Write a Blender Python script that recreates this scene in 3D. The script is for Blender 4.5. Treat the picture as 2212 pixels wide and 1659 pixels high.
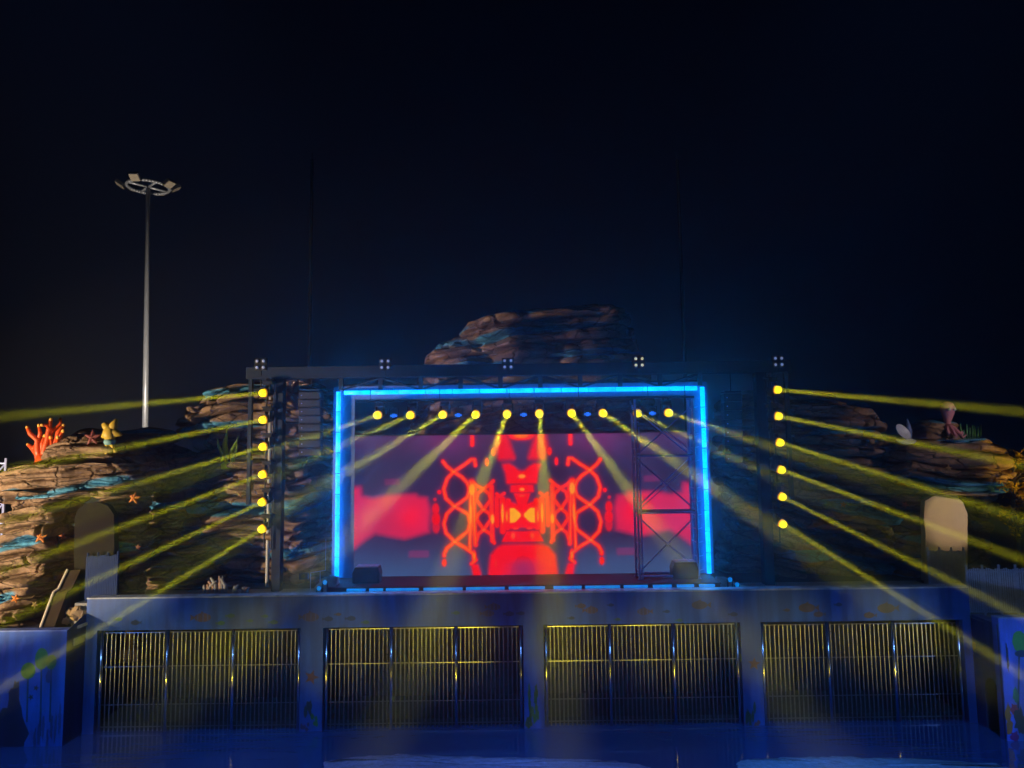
import bpy, math, random
import numpy as np
from mathutils import Vector, Matrix, noise as mnoise

R = math.radians
random.seed(7); rng = np.random.default_rng(7)
sc = bpy.context.scene
for o in list(bpy.data.objects): bpy.data.objects.remove(o)

# ------------------------------------------------------------------ camera, world, exposure
F = 710.0                      # focal length in pixels of a 1024-wide frame
CAMZ = 9.72
cd = bpy.data.cameras.new('camera'); cam = bpy.data.objects.new('camera', cd)
sc.collection.objects.link(cam); sc.camera = cam
cd.sensor_width = 36; cd.lens = F/1024*36; cd.clip_end = 2000; cd.clip_start = .1
CM = (Matrix.Rotation(R(90+5.4), 4, 'X') @ Matrix.Rotation(R(-0.75), 4, 'Z'))
cam.matrix_world = Matrix.Translation((0, 0, CAMZ)) @ CM

w = bpy.data.worlds.new('World'); sc.world = w; w.use_nodes = True
wn = w.node_tree; bg = wn.nodes['Background']
sky = wn.nodes.new('ShaderNodeTexSky'); sky.sky_type = 'NISHITA'; sky.sun_disc = False
sky.sun_elevation = R(-4); sky.sun_rotation = R(200)
mixs = wn.nodes.new('ShaderNodeMix'); mixs.data_type = 'RGBA'; mixs.blend_type = 'ADD'
mixs.inputs[0].default_value = 1
mixs.inputs[7].default_value = (.006, .011, .052, 1)
sc_ = wn.nodes.new('ShaderNodeMix'); sc_.data_type = 'RGBA'; sc_.blend_type = 'MULTIPLY'; sc_.inputs[0].default_value = 1
sc_.inputs[7].default_value = (.01, .01, .01, 1)
wn.links.new(sky.outputs[0], sc_.inputs[6]); wn.links.new(sc_.outputs[2], mixs.inputs[6])
wn.links.new(mixs.outputs[2], bg.inputs[0]); bg.inputs[1].default_value = .05

sc.view_settings.view_transform = 'Standard'; sc.view_settings.look = 'None'
sc.view_settings.exposure = 0; sc.view_settings.gamma = 1
try: sc.view_settings.use_curve_mapping = False
except Exception: pass
cy = sc.cycles
cy.use_denoising = True
try: cy.denoiser = 'OPENIMAGEDENOISE'
except Exception: pass
cy.max_bounces = 5; cy.diffuse_bounces = 2; cy.glossy_bounces = 3; cy.volume_bounces = 0
cy.transmission_bounces = 3; cy.sample_clamp_indirect = 4; cy.caustics_reflective = False; cy.caustics_refractive = False
cy.use_adaptive_sampling = False

# ------------------------------------------------------------------ lamps that stand outside the picture
YEL = (1.0, .86, .02)

def ray(px, py):
    return (CM.to_3x3() @ Vector(((px-512)/F, -(py-384)/F, -1)))
def W(x, y, Y):
    """point on the plane at distance Y seen at display pixel x,y (photo shown 2212 wide)"""
    d = ray(x*1024/2212, y*1024/2212)
    return Vector((0, 0, CAMZ)) + d*(Y/d.y)

# ------------------------------------------------------------------ helpers
def link(o): sc.collection.objects.link(o); return o
def props(o, label=None, cat=None, group=None, kind=None):
    if label: o['label'] = label
    if cat: o['category'] = cat
    if group: o['group'] = group
    if kind: o['kind'] = kind
    return o
def thing(name, label, cat, loc=(0, 0, 0), group=None):
    o = bpy.data.objects.new(name, None); o.empty_display_size = .2; link(o); o.location = loc
    return props(o, label, cat, group)
def copy_tree(o, parent=None):
    c = o.copy(); link(c); c.parent = parent
    for ch in list(o.children): copy_tree(ch, c)
    return c

class MB:
    def __init__(s): s.v = []; s.f = []; s.mi = []; s.c = []
    def add(s, vs, fs, mi=0, col=None):
        b = len(s.v); s.v += [tuple(v) for v in vs]
        for f in fs:
            s.f.append(tuple(i+b for i in f)); s.mi.append(mi); s.c.append(col or (1, 1, 1))
        return s
    def box(s, lo, hi, mi=0, col=None):
        (a, b, c), (d, e, f) = lo, hi
        return s.add([(a,b,c),(d,b,c),(d,e,c),(a,e,c),(a,b,f),(d,b,f),(d,e,f),(a,e,f)],
              [(0,3,2,1),(4,5,6,7),(0,1,5,4),(1,2,6,5),(2,3,7,6),(3,0,4,7)], mi, col)
    def cbox(s, c, d, mi=0, col=None):
        return s.box([c[i]-d[i]/2 for i in range(3)], [c[i]+d[i]/2 for i in range(3)], mi, col)
    def tube(s, p, q, r, n=8, r2=None, mi=0, col=None, caps=True):
        p = Vector(p); q = Vector(q); r2 = r if r2 is None else r2
        d = (q-p); 
        if d.length < 1e-6: return s
        d.normalize(); a = d.orthogonal().normalized(); b = d.cross(a)
        vs = []
        for (c, rr) in ((p, r), (q, r2)):
            for k in range(n):
                t = 2*math.pi*k/n; vs.append(c + (a*math.cos(t)+b*math.sin(t))*rr)
        fs = [(k, (k+1) % n, n+(k+1) % n, n+k) for k in range(n)]
        if caps: fs += [tuple(range(n))[::-1], tuple(range(n, 2*n))]
        return s.add(vs, fs, mi, col)
    def path(s, pts, rs, n=8, mi=0, col=None):
        """one continuous tapering tube through the points"""
        pts = [Vector(p) for p in pts]; vs = []; fs = []
        ref = Vector((.31, .95, .1))
        for i, p in enumerate(pts):
            d = (pts[min(i+1, len(pts)-1)] - pts[max(i-1, 0)]).normalized()
            a = d.cross(ref).normalized(); b = d.cross(a)
            for k in range(n):
                t = 2*math.pi*k/n; vs.append(p + (a*math.cos(t)+b*math.sin(t))*rs[i])
        for i in range(len(pts)-1):
            for k in range(n): fs.append((i*n+k, i*n+(k+1) % n, (i+1)*n+(k+1) % n, (i+1)*n+k))
        fs += [tuple(range(n))[::-1], tuple(range((len(pts)-1)*n, len(pts)*n))]
        return s.add(vs, fs, mi, col)
    def lathe(s, prof, n=20, c=(0, 0, 0), mi=0, col=None, sc3=(1, 1, 1)):
        vs = []; fs = []
        for (r, z) in prof:
            for k in range(n):
                t = 2*math.pi*k/n
                vs.append((c[0]+r*math.cos(t)*sc3[0], c[1]+r*math.sin(t)*sc3[1], c[2]+z*sc3[2]))
        for i in range(len(prof)-1):
            for k in range(n): fs.append((i*n+k, i*n+(k+1) % n, (i+1)*n+(k+1) % n, (i+1)*n+k))
        return s.add(vs, fs, mi, col)
    def prism(s, pts, y0, y1, mi=0, col=None):
        """polygon in XZ extruded from y0 (front) to y1"""
        n = len(pts)
        vs = [(x, y0, z) for x, z in pts]+[(x, y1, z) for x, z in pts]
        fs = [tuple(range(n)), tuple(range(n, 2*n))[::-1]]+[(k, n+k, n+(k+1) % n, (k+1) % n) for k in range(n)]
        return s.add(vs, fs, mi, col)
    def build(s, name, mats, parent=None, world=True, smooth=False, bevel=0, cols=False):
        m = bpy.data.meshes.new(name)
        off = Vector(parent.matrix_basis.translation) if (parent is not None and world) else Vector((0, 0, 0))
        if parent is not None and world and parent.parent is not None: off += Vector(parent.parent.matrix_basis.translation)
        m.from_pydata([tuple(Vector(v)-off) for v in s.v], [], s.f)
        if not isinstance(mats, (list, tuple)): mats = [mats]
        for mt in mats: m.materials.append(mt)
        m.polygons.foreach_set('material_index', s.mi)
        if cols:
            at = m.color_attributes.new('Col', 'FLOAT_COLOR', 'CORNER')
            arr = []
            for p, c in zip(m.polygons, s.c): arr += list(c+(1,) if len(c) == 3 else c)*p.loop_total
            at.data.foreach_set('color', arr)
        if smooth: m.polygons.foreach_set('use_smooth', [True]*len(m.polygons))
        o = bpy.data.objects.new(name, m); link(o)
        if parent is not None: o.parent = parent
        if bevel:
            md = o.modifiers.new('bevel', 'BEVEL'); md.width = bevel; md.segments = 2; md.limit_method = 'ANGLE'
        return o

def mat(name, col, rough=.6, metal=0, emis=None, estr=0, noise=0, nscale=4, bump=0, bscale=20, spec=.5, attr=False, coat=0, sampling=None):
    m = bpy.data.materials.new(name); m.use_nodes = True
    nt = m.node_tree; b = nt.nodes['Principled BSDF']
    b.inputs['Roughness'].default_value = rough; b.inputs['Metallic'].default_value = metal
    b.inputs['Specular IOR Level'].default_value = spec
    b.inputs['Coat Weight'].default_value = coat
    b.inputs['Base Color'].default_value = (*col, 1)
    tc = nt.nodes.new('ShaderNodeTexCoord')
    src = None
    if attr:
        a = nt.nodes.new('ShaderNodeAttribute'); a.attribute_name = 'Col'; src = a.outputs['Color']
    if noise:
        n = nt.nodes.new('ShaderNodeTexNoise'); n.inputs['Scale'].default_value = nscale; n.inputs['Detail'].default_value = 6
        n.inputs['Roughness'].default_value = .65
        nt.links.new(tc.outputs['Object'], n.inputs['Vector'])
        mr = nt.nodes.new('ShaderNodeMapRange'); mr.inputs[1].default_value = .25; mr.inputs[2].default_value = .75
        mr.inputs[3].default_value = 1-noise; mr.inputs[4].default_value = 1+noise*.5
        nt.links.new(n.outputs['Fac'], mr.inputs[0])
        mx = nt.nodes.new('ShaderNodeMix'); mx.data_type = 'RGBA'; mx.blend_type = 'MULTIPLY'; mx.inputs[0].default_value = 1
        if src: nt.links.new(src, mx.inputs[6])
        else: mx.inputs[6].default_value = (*col, 1)
        nt.links.new(mr.outputs[0], mx.inputs[7]); src = mx.outputs[2]
        mr2 = nt.nodes.new('ShaderNodeMapRange'); mr2.inputs[3].default_value = max(.02, rough-.15); mr2.inputs[4].default_value = min(1, rough+.15)
        nt.links.new(n.outputs['Fac'], mr2.inputs[0]); nt.links.new(mr2.outputs[0], b.inputs['Roughness'])
    if src: nt.links.new(src, b.inputs['Base Color'])
    if bump:
        n2 = nt.nodes.new('ShaderNodeTexNoise'); n2.inputs['Scale'].default_value = bscale; n2.inputs['Detail'].default_value = 8
        nt.links.new(tc.outputs['Object'], n2.inputs['Vector'])
        bp = nt.nodes.new('ShaderNodeBump'); bp.inputs['Strength'].default_value = bump; bp.inputs['Distance'].default_value = .05
        nt.links.new(n2.outputs['Fac'], bp.inputs['Height']); nt.links.new(bp.outputs[0], b.inputs['Normal'])
    if emis:
        b.inputs['Emission Color'].default_value = (*emis, 1); b.inputs['Emission Strength'].default_value = estr
    if sampling: m.cycles.emission_sampling = sampling
    return m

M = {}
M['wall'] = mat('painted_wall', (.1, .16, .5), .55, noise=.35, nscale=.6, bump=.12, bscale=6, attr=True)
def rough_up(m, kind):
    nt = m.node_tree; b = nt.nodes['Principled BSDF']; tc = nt.nodes.new('ShaderNodeTexCoord'); mp = nt.nodes.new('ShaderNodeMapping'); nt.links.new(tc.outputs['Object'], mp.inputs[0])
    src = b.inputs['Base Color'].links[0].from_socket
    if kind == 'wall':      # water stains running down, patched paint
        mp.inputs['Scale'].default_value = (2.2, 2.2, .22); n = nt.nodes.new('ShaderNodeTexNoise'); n.inputs['Scale'].default_value = 1.3; n.inputs['Detail'].default_value = 7
        nt.links.new(mp.outputs[0], n.inputs['Vector']); lo, hi, a, c = .38, .62, .62, 1.12
    else:
        mp.inputs['Scale'].default_value = (1.1, 1.1, 3.2); n = nt.nodes.new('ShaderNodeTexVoronoi'); n.feature = 'DISTANCE_TO_EDGE'; n.inputs['Scale'].default_value = 1.1
        w_ = nt.nodes.new('ShaderNodeTexNoise'); w_.inputs['Scale'].default_value = 1.5; w_.inputs['Detail'].default_value = 4; nt.links.new(mp.outputs[0], w_.inputs['Vector'])
        ad = nt.nodes.new('ShaderNodeMix'); ad.data_type = 'VECTOR'; ad.inputs[0].default_value = .35; nt.links.new(mp.outputs[0], ad.inputs[4]); nt.links.new(w_.outputs['Color'], ad.inputs[5]); nt.links.new(ad.outputs[1], n.inputs['Vector'])
        lo, hi, a, c = 0, .06, .45, 1.0
    mr = nt.nodes.new('ShaderNodeMapRange'); mr.inputs[1].default_value = lo; mr.inputs[2].default_value = hi; mr.inputs[3].default_value = a; mr.inputs[4].default_value = c
    nt.links.new(n.outputs[0], mr.inputs[0]); mx = nt.nodes.new('ShaderNodeMix'); mx.data_type = 'RGBA'; mx.blend_type = 'MULTIPLY'; mx.inputs[0].default_value = 1
    nt.links.new(src, mx.inputs[6]); nt.links.new(mr.outputs[0], mx.inputs[7]); nt.links.new(mx.outputs[2], b.inputs['Base Color'])
    if kind == 'rock':
        old = b.inputs['Normal'].links[0].from_socket; bp = nt.nodes.new('ShaderNodeBump'); bp.inputs['Strength'].default_value = .8; bp.inputs['Distance'].default_value = .12
        nt.links.new(mr.outputs[0], bp.inputs['Height']); nt.links.new(old, bp.inputs['Normal']); nt.links.new(bp.outputs[0], b.inputs['Normal'])
rough_up(M['wall'], 'wall')
M['rock'] = mat('sculpted_rock', (.2, .14, .1), .75, noise=.55, nscale=5, bump=1.0, bscale=7, attr=True, spec=.35)
rough_up(M['rock'], 'rock')
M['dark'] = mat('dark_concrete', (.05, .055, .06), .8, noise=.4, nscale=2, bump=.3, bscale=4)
M['steel'] = mat('steel', (.75, .75, .78), .2, 1.0, noise=.12, nscale=8)
M['bar'] = mat('thin_steel', (.34, .34, .38), .32, 1.0, noise=.3, nscale=5)
M['truss'] = mat('truss_metal', (.03, .042, .075), .65, .1, spec=.2, noise=.3, nscale=3)
M['scaff'] = mat('scaffold_tube', (.42, .48, .9), .4, .25, noise=.25, nscale=6)  # grey metal tinted blue: the LED light is put into the colour
M['black'] = mat('black_housing', (.02, .02, .023), .45, noise=.3, nscale=9)
M['carpet'] = mat('red_carpet', (.16, .022, .018), .9, noise=.3, nscale=5, bump=.2, bscale=60)
M['lens'] = mat('yellow_lens', (1, .8, .05), .3, emis=(1, .78, .01), estr=1.6, sampling='NONE')
M['halo_rim'] = mat('orange_halo_rim', (.6, .3, .03), .3, emis=(.6, .24, .0), estr=.7, sampling='NONE')  # rim emission stands in for the orange halo round the lens
M['bluelens'] = mat('blue_lens', (.1, .3, 1), .3, emis=(.02, .22, 1), estr=1.2, sampling='NONE')
M['whitelens'] = mat('clear_lens', (.6, .6, .7), .2, emis=(.25, .28, .5), estr=.55, sampling='NONE')
M['warmlens'] = mat('warm_lens', (.8, .75, .5), .2, emis=(.7, .6, .3), estr=.8, sampling='NONE')
M['pole'] = mat('pole_paint', (.55, .55, .58), .35, .3, noise=.1, nscale=3)
M['floodglass'] = mat('flood_glass', (.55, .45, .33), .3, noise=.15, nscale=20)
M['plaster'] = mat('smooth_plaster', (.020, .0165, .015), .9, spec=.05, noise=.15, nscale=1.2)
M['fence2'] = mat('pale_fence_metal', (.5, .52, .66), .45, .2, noise=.3, nscale=9)
M['fence'] = mat('blue_washed_metal', (.008, .03, .14), .6, .0, spec=.15, noise=.3, nscale=9)  # blue wash of light on the fence is put into this colour
M['grey'] = mat('grey_concrete', (.3, .3, .3), .8, noise=.35, nscale=3, bump=.3, bscale=8)
M['cloth'] = mat('grey_tarp', (.34, .33, .30), .8, noise=.4, nscale=4, bump=.4, bscale=9)

def led_mat(name, vertical=True, base=(0, .48, 1.0), s=1.7, sc_=1.6):
    """tube of LEDs: rows of brighter dots inside a diffuser"""
    m = bpy.data.materials.new(name); m.use_nodes = True; nt = m.node_tree; b = nt.nodes['Principled BSDF']
    b.inputs['Base Color'].default_value = (.1, .3, .6, 1); b.inputs['Roughness'].default_value = .3
    tc = nt.nodes.new('ShaderNodeTexCoord'); n = nt.nodes.new('ShaderNodeTexNoise')
    n.inputs['Scale'].default_value = sc_*2.2; n.inputs['Detail'].default_value = 3
    nt.links.new(tc.outputs['Object'], n.inputs['Vector'])
    cr = nt.nodes.new('ShaderNodeValToRGB'); cr.color_ramp.elements[0].position = .35; cr.color_ramp.elements[1].position = .68
    cr.color_ramp.elements[0].color = (0, .20, .9, 1); cr.color_ramp.elements[1].color = (.0, .42, 1.0, 1)
    nt.links.new(n.outputs['Fac'], cr.inputs[0]); nt.links.new(cr.outputs[0], b.inputs['Emission Color'])
    b.inputs['Emission Strength'].default_value = s
    m.cycles.emission_sampling = 'NONE'
    return m
M['led'] = led_mat('led_tube', s=2.9)
M['led_dim'] = led_mat('led_tube_dim', s=.55)
M['led_lamp'] = led_mat('led_lamp', s=.55)

def spot(name, loc, target, energy, size, blend, radius, color, parent=None):
    l = bpy.data.lights.new(name, 'SPOT'); l.energy = energy; l.spot_size = size; l.spot_blend = blend
    l.shadow_soft_size = radius; l.color = color
    o = bpy.data.objects.new(name, l); link(o); o.location = loc
    d = Vector(target)-Vector(loc); o.rotation_mode = 'QUATERNION'; o.rotation_quaternion = d.to_track_quat('-Z', 'Y')
    if parent: o.parent = parent; o.location = Vector(loc)-Vector(parent.location)
    return o

def flood(loc, target, energy, size, color, label, blend=.6, radius=.25):
    """an unseen floodlight on its own pole, with a housing, yoke and glass"""
    base = Vector((loc[0], loc[1], 0)); t = thing('flood_light', label, 'flood light', base, 'floodlights round the pool')
    L = Vector(loc); d = (Vector(target)-L).normalized()
    m = MB(); m.tube(base+Vector((0, -.0, 0)), L+Vector((0, 0, -.38)), .09, 10, .06); m.build('pole', M['pole'], t)
    q = d.to_track_quat('-Z', 'Y').to_matrix()
    m = MB(); m.cbox((0, 0, .17), (.7, .5, .22)); m.v = [tuple(L+q@Vector(v)) for v in m.v]
    hs = m.build('housing', M['black'], t, bevel=.03)
    m = MB(); m.cbox((0, 0, .045), (.6, .4, .02)); m.v = [tuple(L+q@Vector(v)) for v in m.v]
    m.build('glass', mat('flood_glass_lit', (.8, .8, .8), .2, emis=color, estr=2, sampling='NONE'), t)
    m = MB(); m.tube(L+Vector((-.42, 0, -.36)), L+Vector((.42, 0, -.36)), .03); m.tube(L+Vector((-.42, 0, -.36)), L+Vector((-.42, 0, .1)), .03)
    m.tube(L+Vector((.42, 0, -.36)), L+Vector((.42, 0, .1)), .03); m.build('yoke', M['black'], t)
    s = spot('lamp', L+d*.03, target, energy, size, blend, radius, color, t)
    return t
for fx, fl in ((-13, 'leftmost'), (-4.6, 'second from left'), (4.6, 'second from right'), (13, 'rightmost')):
    flood((fx, 2.0, 20), (fx*1.03, 23.4, -.6), 11000, R(31), (.13, .35, 1.0), 'tall blue floodlight above the viewers, %s of four' % fl, blend=.9)
flood((-17, 20, 1.6), (-17.5, 25, 2.4), 190, R(120), (.06, .26, 1.0), 'low blue floodlight close to the left mural wall')
flood((19.2, 19.5, 1.6), (18.6, 24.6, 3), 420, R(110), (.15, .35, 1.0), 'low blue floodlight close to the right mural wall')
flood((-27, 15.5, 5.6), (-17.8, 28, 9.0), 27000, R(50), (1, .76, .46), 'warm floodlight shining on the left rocks', blend=.35)
flood((24, 20, 13), (17.6, 30, 10.6), 1500, R(24), (1, .78, .7), 'added pale floodlight shining on the figures of the right rocks')  # unseen lamp added to brighten the figures
flood((22, 17, 10), (17.9, 29.3, 6.8), 5200, R(12), (1, .74, .45), 'added narrow warm floodlight aimed at the tan panel in the right arch')  # unseen lamp added only to brighten the panel
flood((-10.2, 29.9, 12.9), (1, 36.5, 14.2), 2100, R(44), (1, .74, .6), 'added small warm floodlight hidden behind the left end of the top beam aimed at the mountain', blend=.8)  # lamp added to brighten the mountain, kept out of view by the beam
flood((-25, 41, 5.2), (-32, 62, 28), 34000, R(80), (1, .9, .75), 'floodlight hidden behind the left rocks that lights the tall mast')

gx = (-13.6, -10.2, -6.3, -2.6, 2.0, 5.6, 9.6, 13.4)  # yellow lamps added out of view to put yellow light on the bars
for k, x in enumerate(gx):
    flood((x*.93, 14.5, .55), (x, 26.2, 2.95), 1900, R(22), (1, .78, .04), 'added low yellow floodlight at the waterline for yellow glints on the gates, %s from the left' % ('first second third fourth fifth sixth seventh eighth'.split()[k]), blend=.9)
# ------------------------------------------------------------------ setting: pool floor/water, decks, ground
WY = 26.0                                   # front face of the pool wall
ZT = W(1128, 1282, WY).z                    # top of the wall
mw = bpy.data.materials.new('pool_water'); mw.use_nodes = True; nt = mw.node_tree; b = nt.nodes['Principled BSDF']
b.inputs['Base Color'].default_value = (.02, .10, .38, 1); b.inputs['Roughness'].default_value = .05; b.inputs['IOR'].default_value = 1.5; b.inputs['Coat Weight'].default_value = 1; b.inputs['Coat Roughness'].default_value = .03; b.inputs['Coat IOR'].default_value = 1.6
tc = nt.nodes.new('ShaderNodeTexCoord'); mp = nt.nodes.new('ShaderNodeMapping'); mp.inputs['Scale'].default_value = (.35, 1.2, 1)
n = nt.nodes.new('ShaderNodeTexNoise'); n.inputs['Scale'].default_value = 1.6; n.inputs['Detail'].default_value = 5
bp = nt.nodes.new('ShaderNodeBump'); bp.inputs['Strength'].default_value = .35; bp.inputs['Distance'].default_value = .06
nt.links.new(tc.outputs['Object'], mp.inputs[0]); nt.links.new(mp.outputs[0], n.inputs['Vector']); nt.links.new(n.outputs['Fac'], bp.inputs['Height']); nt.links.new(bp.outputs[0], b.inputs['Normal'])
m = MB(); nx, ny = 60, 40
m.box((-60, -10, -.5), (60, 29.3, 0)); props(m.build('water', mw), 'dark blue rippled pool water in front of the wall', None, None, 'structure')
m = MB(); m.box((-120, 29.4, ZT-1.6), (120, 140, ZT-.35)); props(m.build('ground', mat('dark_ground', (.05, .05, .05), .9, noise=.4, nscale=.5, bump=.3)), None, None, None, 'structure')

# ------------------------------------------------------------------ main wall with four openings
BLUE = (.022, .10, .40); BL2 = (.06, .11, .55)
def xz(x, y, Y=WY): p = W(x, y, Y); return p.x, p.z
XL, XR = W(188, 1302, WY).x, W(2092, 1275, WY).x
gates = []
for (a, c, yt) in ((207, 648, 1360), (697, 1131, 1352), (1175, 1603, 1346), (1647, 2086, 1343)):
    ym = 1440
    gates.append((W(a, ym, WY).x, W(c, ym, WY).x, W((a+c)/2, yt, WY).z))
ZG = sum(g[2] for g in gates)/4
wm = MB()
xs = [XL]+[v for g in gates for v in (g[0], g[1])]+[XR]
wm.box((XL, WY, ZG), (XR, WY+.42, ZT), col=BLUE)
for i in range(0, len(xs), 2):
    wm.box((xs[i], WY, -.4), (xs[i+1], WY+.42, ZG), col=BLUE)
wm.box((XL, WY-.03, ZT), (XR, WY+.45, ZT+.05), col=(.45, .5, .6))       # coping
def fish(mb, x, y, s, col, stripes=None, Y=WY, flip=1):
    cx, cz = xz(x, y, Y); k = s*Y/F*1024/2212*2.1
    body = [(math.cos(t)*k*.5, math.sin(t)*k*.26) for t in [2*math.pi*i/14 for i in range(14)]]
    yy = Y-.004
    mb.add([(cx+flip*px, yy, cz+pz) for px, pz in body], [tuple(range(14)) if flip > 0 else tuple(range(14))[::-1]], col=col)
    tail = [(-.44*k, 0), (-.75*k, .2*k), (-.70*k, 0), (-.75*k, -.2*k)]
    mb.add([(cx+flip*px, yy-.001, cz+pz) for px, pz in tail], [(0, 1, 2, 3)], col=col)
    fin = [(-.1*k, .2*k), (.15*k, .22*k), (-.1*k, .38*k)]
    mb.add([(cx+flip*px, yy-.002, cz+pz) for px, pz in fin], [(0, 1, 2)], col=col)
    if stripes:
        for sx in (-.3, 0.02, .3):
            hh = .26*math.sqrt(max(0, 1-(sx/.5)**2))
            mb.add([(cx+flip*(sx-.035)*k, yy-.003, cz-hh*k), (cx+flip*(sx+.035)*k, yy-.003, cz-hh*k), (cx+flip*(sx+.035)*k, yy-.003, cz+hh*k), (cx+flip*(sx-.035)*k, yy-.003, cz+hh*k)], [(0, 1, 2, 3)], col=stripes)
def blob(mb, x, y, rx, ry, col, Y=WY, n=18, seed=0, jag=.08, dy=.004, k=1):
    r = random.Random(seed+int(x)); cx, cz = xz(x, y, Y); u = Y/F*1024/2212
    pts = []
    for i in range(n):
        t = 2*math.pi*i/n; q = 1+r.uniform(-jag, jag); pts.append((cx+math.cos(t)*rx*u*q, Y-dy, cz+math.sin(t)*ry*u*q))
    mb.add(pts, [tuple(range(n))], col=col)
def star2(mb, x, y, r0, col, Y=WY, rot=.3, dy=.005):
    cx, cz = xz(x, y, Y); u = Y/F*1024/2212*r0
    pts = [(cx+math.sin(math.pi*i/5+rot)*u*(1 if i % 2 == 0 else .42), Y-dy, cz+math.cos(math.pi*i/5+rot)*u*(1 if i % 2 == 0 else .42)) for i in range(10)]
    c = (cx, Y-dy, cz)
    mb.add([c]+pts, [(0, 1+(i+1) % 10, 1+i) for i in range(10)], col=col)
ORG = (.13, .075, .05); DKF = (.012, .035, .09); WHT = (.10, .12, .24); GRN = (.05, .16, .08); DKO = (.10, .07, .05)
for (x, y, s, fl) in ((438, 1334, 17, 1), (671, 1333, 17, 1), (1067, 1311, 13, 1), (1055, 1325, 12, 1), (1278, 1318, 13, 1), (1390, 1321, 13, -1)): fish(wm, x, y, s, ORG, WHT, flip=fl)
for (x, y, s, c, fl) in ((1511, 1307, 16, DKO, -1), (1743, 1313, 17, DKO, -1), (1768, 1327, 10, DKO, -1), (1914, 1314, 18, DKO, -1), (1877, 1329, 11, DKO, -1), (1256, 1309, 9, DKO, 1),
    (1101, 1326, 9, DKF, 1), (1126, 1325, 7, DKF, 1), (710, 1337, 9, DKF, 1), (759, 1336, 9, DKF, 1), (292, 1345, 9, DKF, -1), (1320, 1307, 6, DKF, 1), (1441, 1321, 6, DKF, 1), (1585, 1327, 8, DKF, 1), (1812, 1306, 7, DKF, 1), (1235, 1335, 6, DKF, 1),
    (499, 1330, 8, GRN, 1), (478, 1346, 8, GRN, 1), (541, 1341, 6, GRN, 1), (573, 1331, 6, GRN, 1), (592, 1344, 8, GRN, 1), (257, 1338, 7, GRN, 1), (731, 1327, 6, DKO, 1), (791, 1344, 7, GRN, 1), (986, 1324, 7, GRN, 1), (1335, 1338, 6, GRN, 1), (1468, 1340, 6, GRN, 1), (1700, 1318, 6, DKO, 1)): fish(wm, x, y, s, c, flip=fl)
star2(wm, 673, 1463, 16, (.14, .05, .03)); star2(wm, 1629, 1434, 14, (.2, .08, .03), rot=.1)
for (x, y, h, c) in ((668, 1540, 40, (.03, .05, .05)), (682, 1555, 20, (.05, .2, .03)), (1150, 1520, 60, (.05, .12, .02)), (1158, 1548, 36, (.08, .2, .03)), (1142, 1560, 22, (.04, .1, .03)), (1622, 1545, 40, (.03, .08, .03)), (1632, 1565, 18, (.2, .07, .05)), (660, 1568, 16, (.08, .03, .09))):
    for q in range(5):
        blob(wm, x+random.uniform(-9, 9), y+random.uniform(-h/2, h/2), 3.2, h*.28, c, jag=.4, n=12, seed=q, dy=.004+.0015*q)
wall = wm.build('pool_wall', M['wall'], cols=True)
props(wall, 'long blue painted pool wall with four barred openings and painted fish', 'wall')
# chamber behind the openings
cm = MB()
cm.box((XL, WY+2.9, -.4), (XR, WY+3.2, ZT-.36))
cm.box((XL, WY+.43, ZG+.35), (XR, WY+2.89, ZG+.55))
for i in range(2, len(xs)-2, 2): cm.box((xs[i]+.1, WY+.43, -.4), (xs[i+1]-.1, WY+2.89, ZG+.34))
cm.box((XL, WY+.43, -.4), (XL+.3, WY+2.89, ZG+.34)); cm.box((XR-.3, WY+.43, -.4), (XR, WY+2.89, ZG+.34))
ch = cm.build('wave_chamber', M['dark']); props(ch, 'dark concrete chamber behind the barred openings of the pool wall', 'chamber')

cf = MB(); cf.box((XL+.3, WY+.44, -.3), (XR-.3, WY+2.89, .22)); props(cf.build('chamber_dark_slab', M['dark']), None, None, None, 'structure')  # dark slab added over the water so the chamber inside reads dark
# gates
Z1 = W(1128, 1433, WY).z; Z2 = W(1128, 1516, WY).z
gl = ['first steel bar gate from the left in the pool wall', 'second steel bar gate from the left, below the left half of the stage', 'third steel bar gate from the left, below the right half of the stage', 'last steel bar gate at the right end of the pool wall']
for gi, (a, c, zt) in enumerate(gates):
    zt = zt-.03
    g = thing('bar_gate', gl[gi], 'gate', ((a+c)/2, WY+.2, 0), 'bar gates in the pool wall')
    x0, x1 = a+.09, c-.09; px = [x0+(x1-x0)*k/3 for k in range(4)]
    for x in px:
        m = MB(); m.tube((x, WY+.16, -.3), (x, WY+.16, zt), .062, 14); m.build('post', M['steel'], g, smooth=False).data.polygons.foreach_set('use_smooth', [True]*14+[False]*2)
    for z in (zt-.1, Z1, Z2, .15):
        m = MB(); m.box((x0, WY+.215, z-.012), (x1, WY+.25, z+.012)); m.build('rail', M['bar'], g)
    for k in range(3):
        m = MB(); nb = 14
        for j in range(1, nb+1):
            x = px[k]+(px[k+1]-px[k])*j/(nb+1)+random.uniform(-.006, .006)
            m.tube((x, WY+.24, -.3), (x+random.uniform(-.012, .012), WY+.24, zt-.1), .026, 8, caps=False)
        m.build('bars', M['bar'], g, smooth=True)

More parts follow.
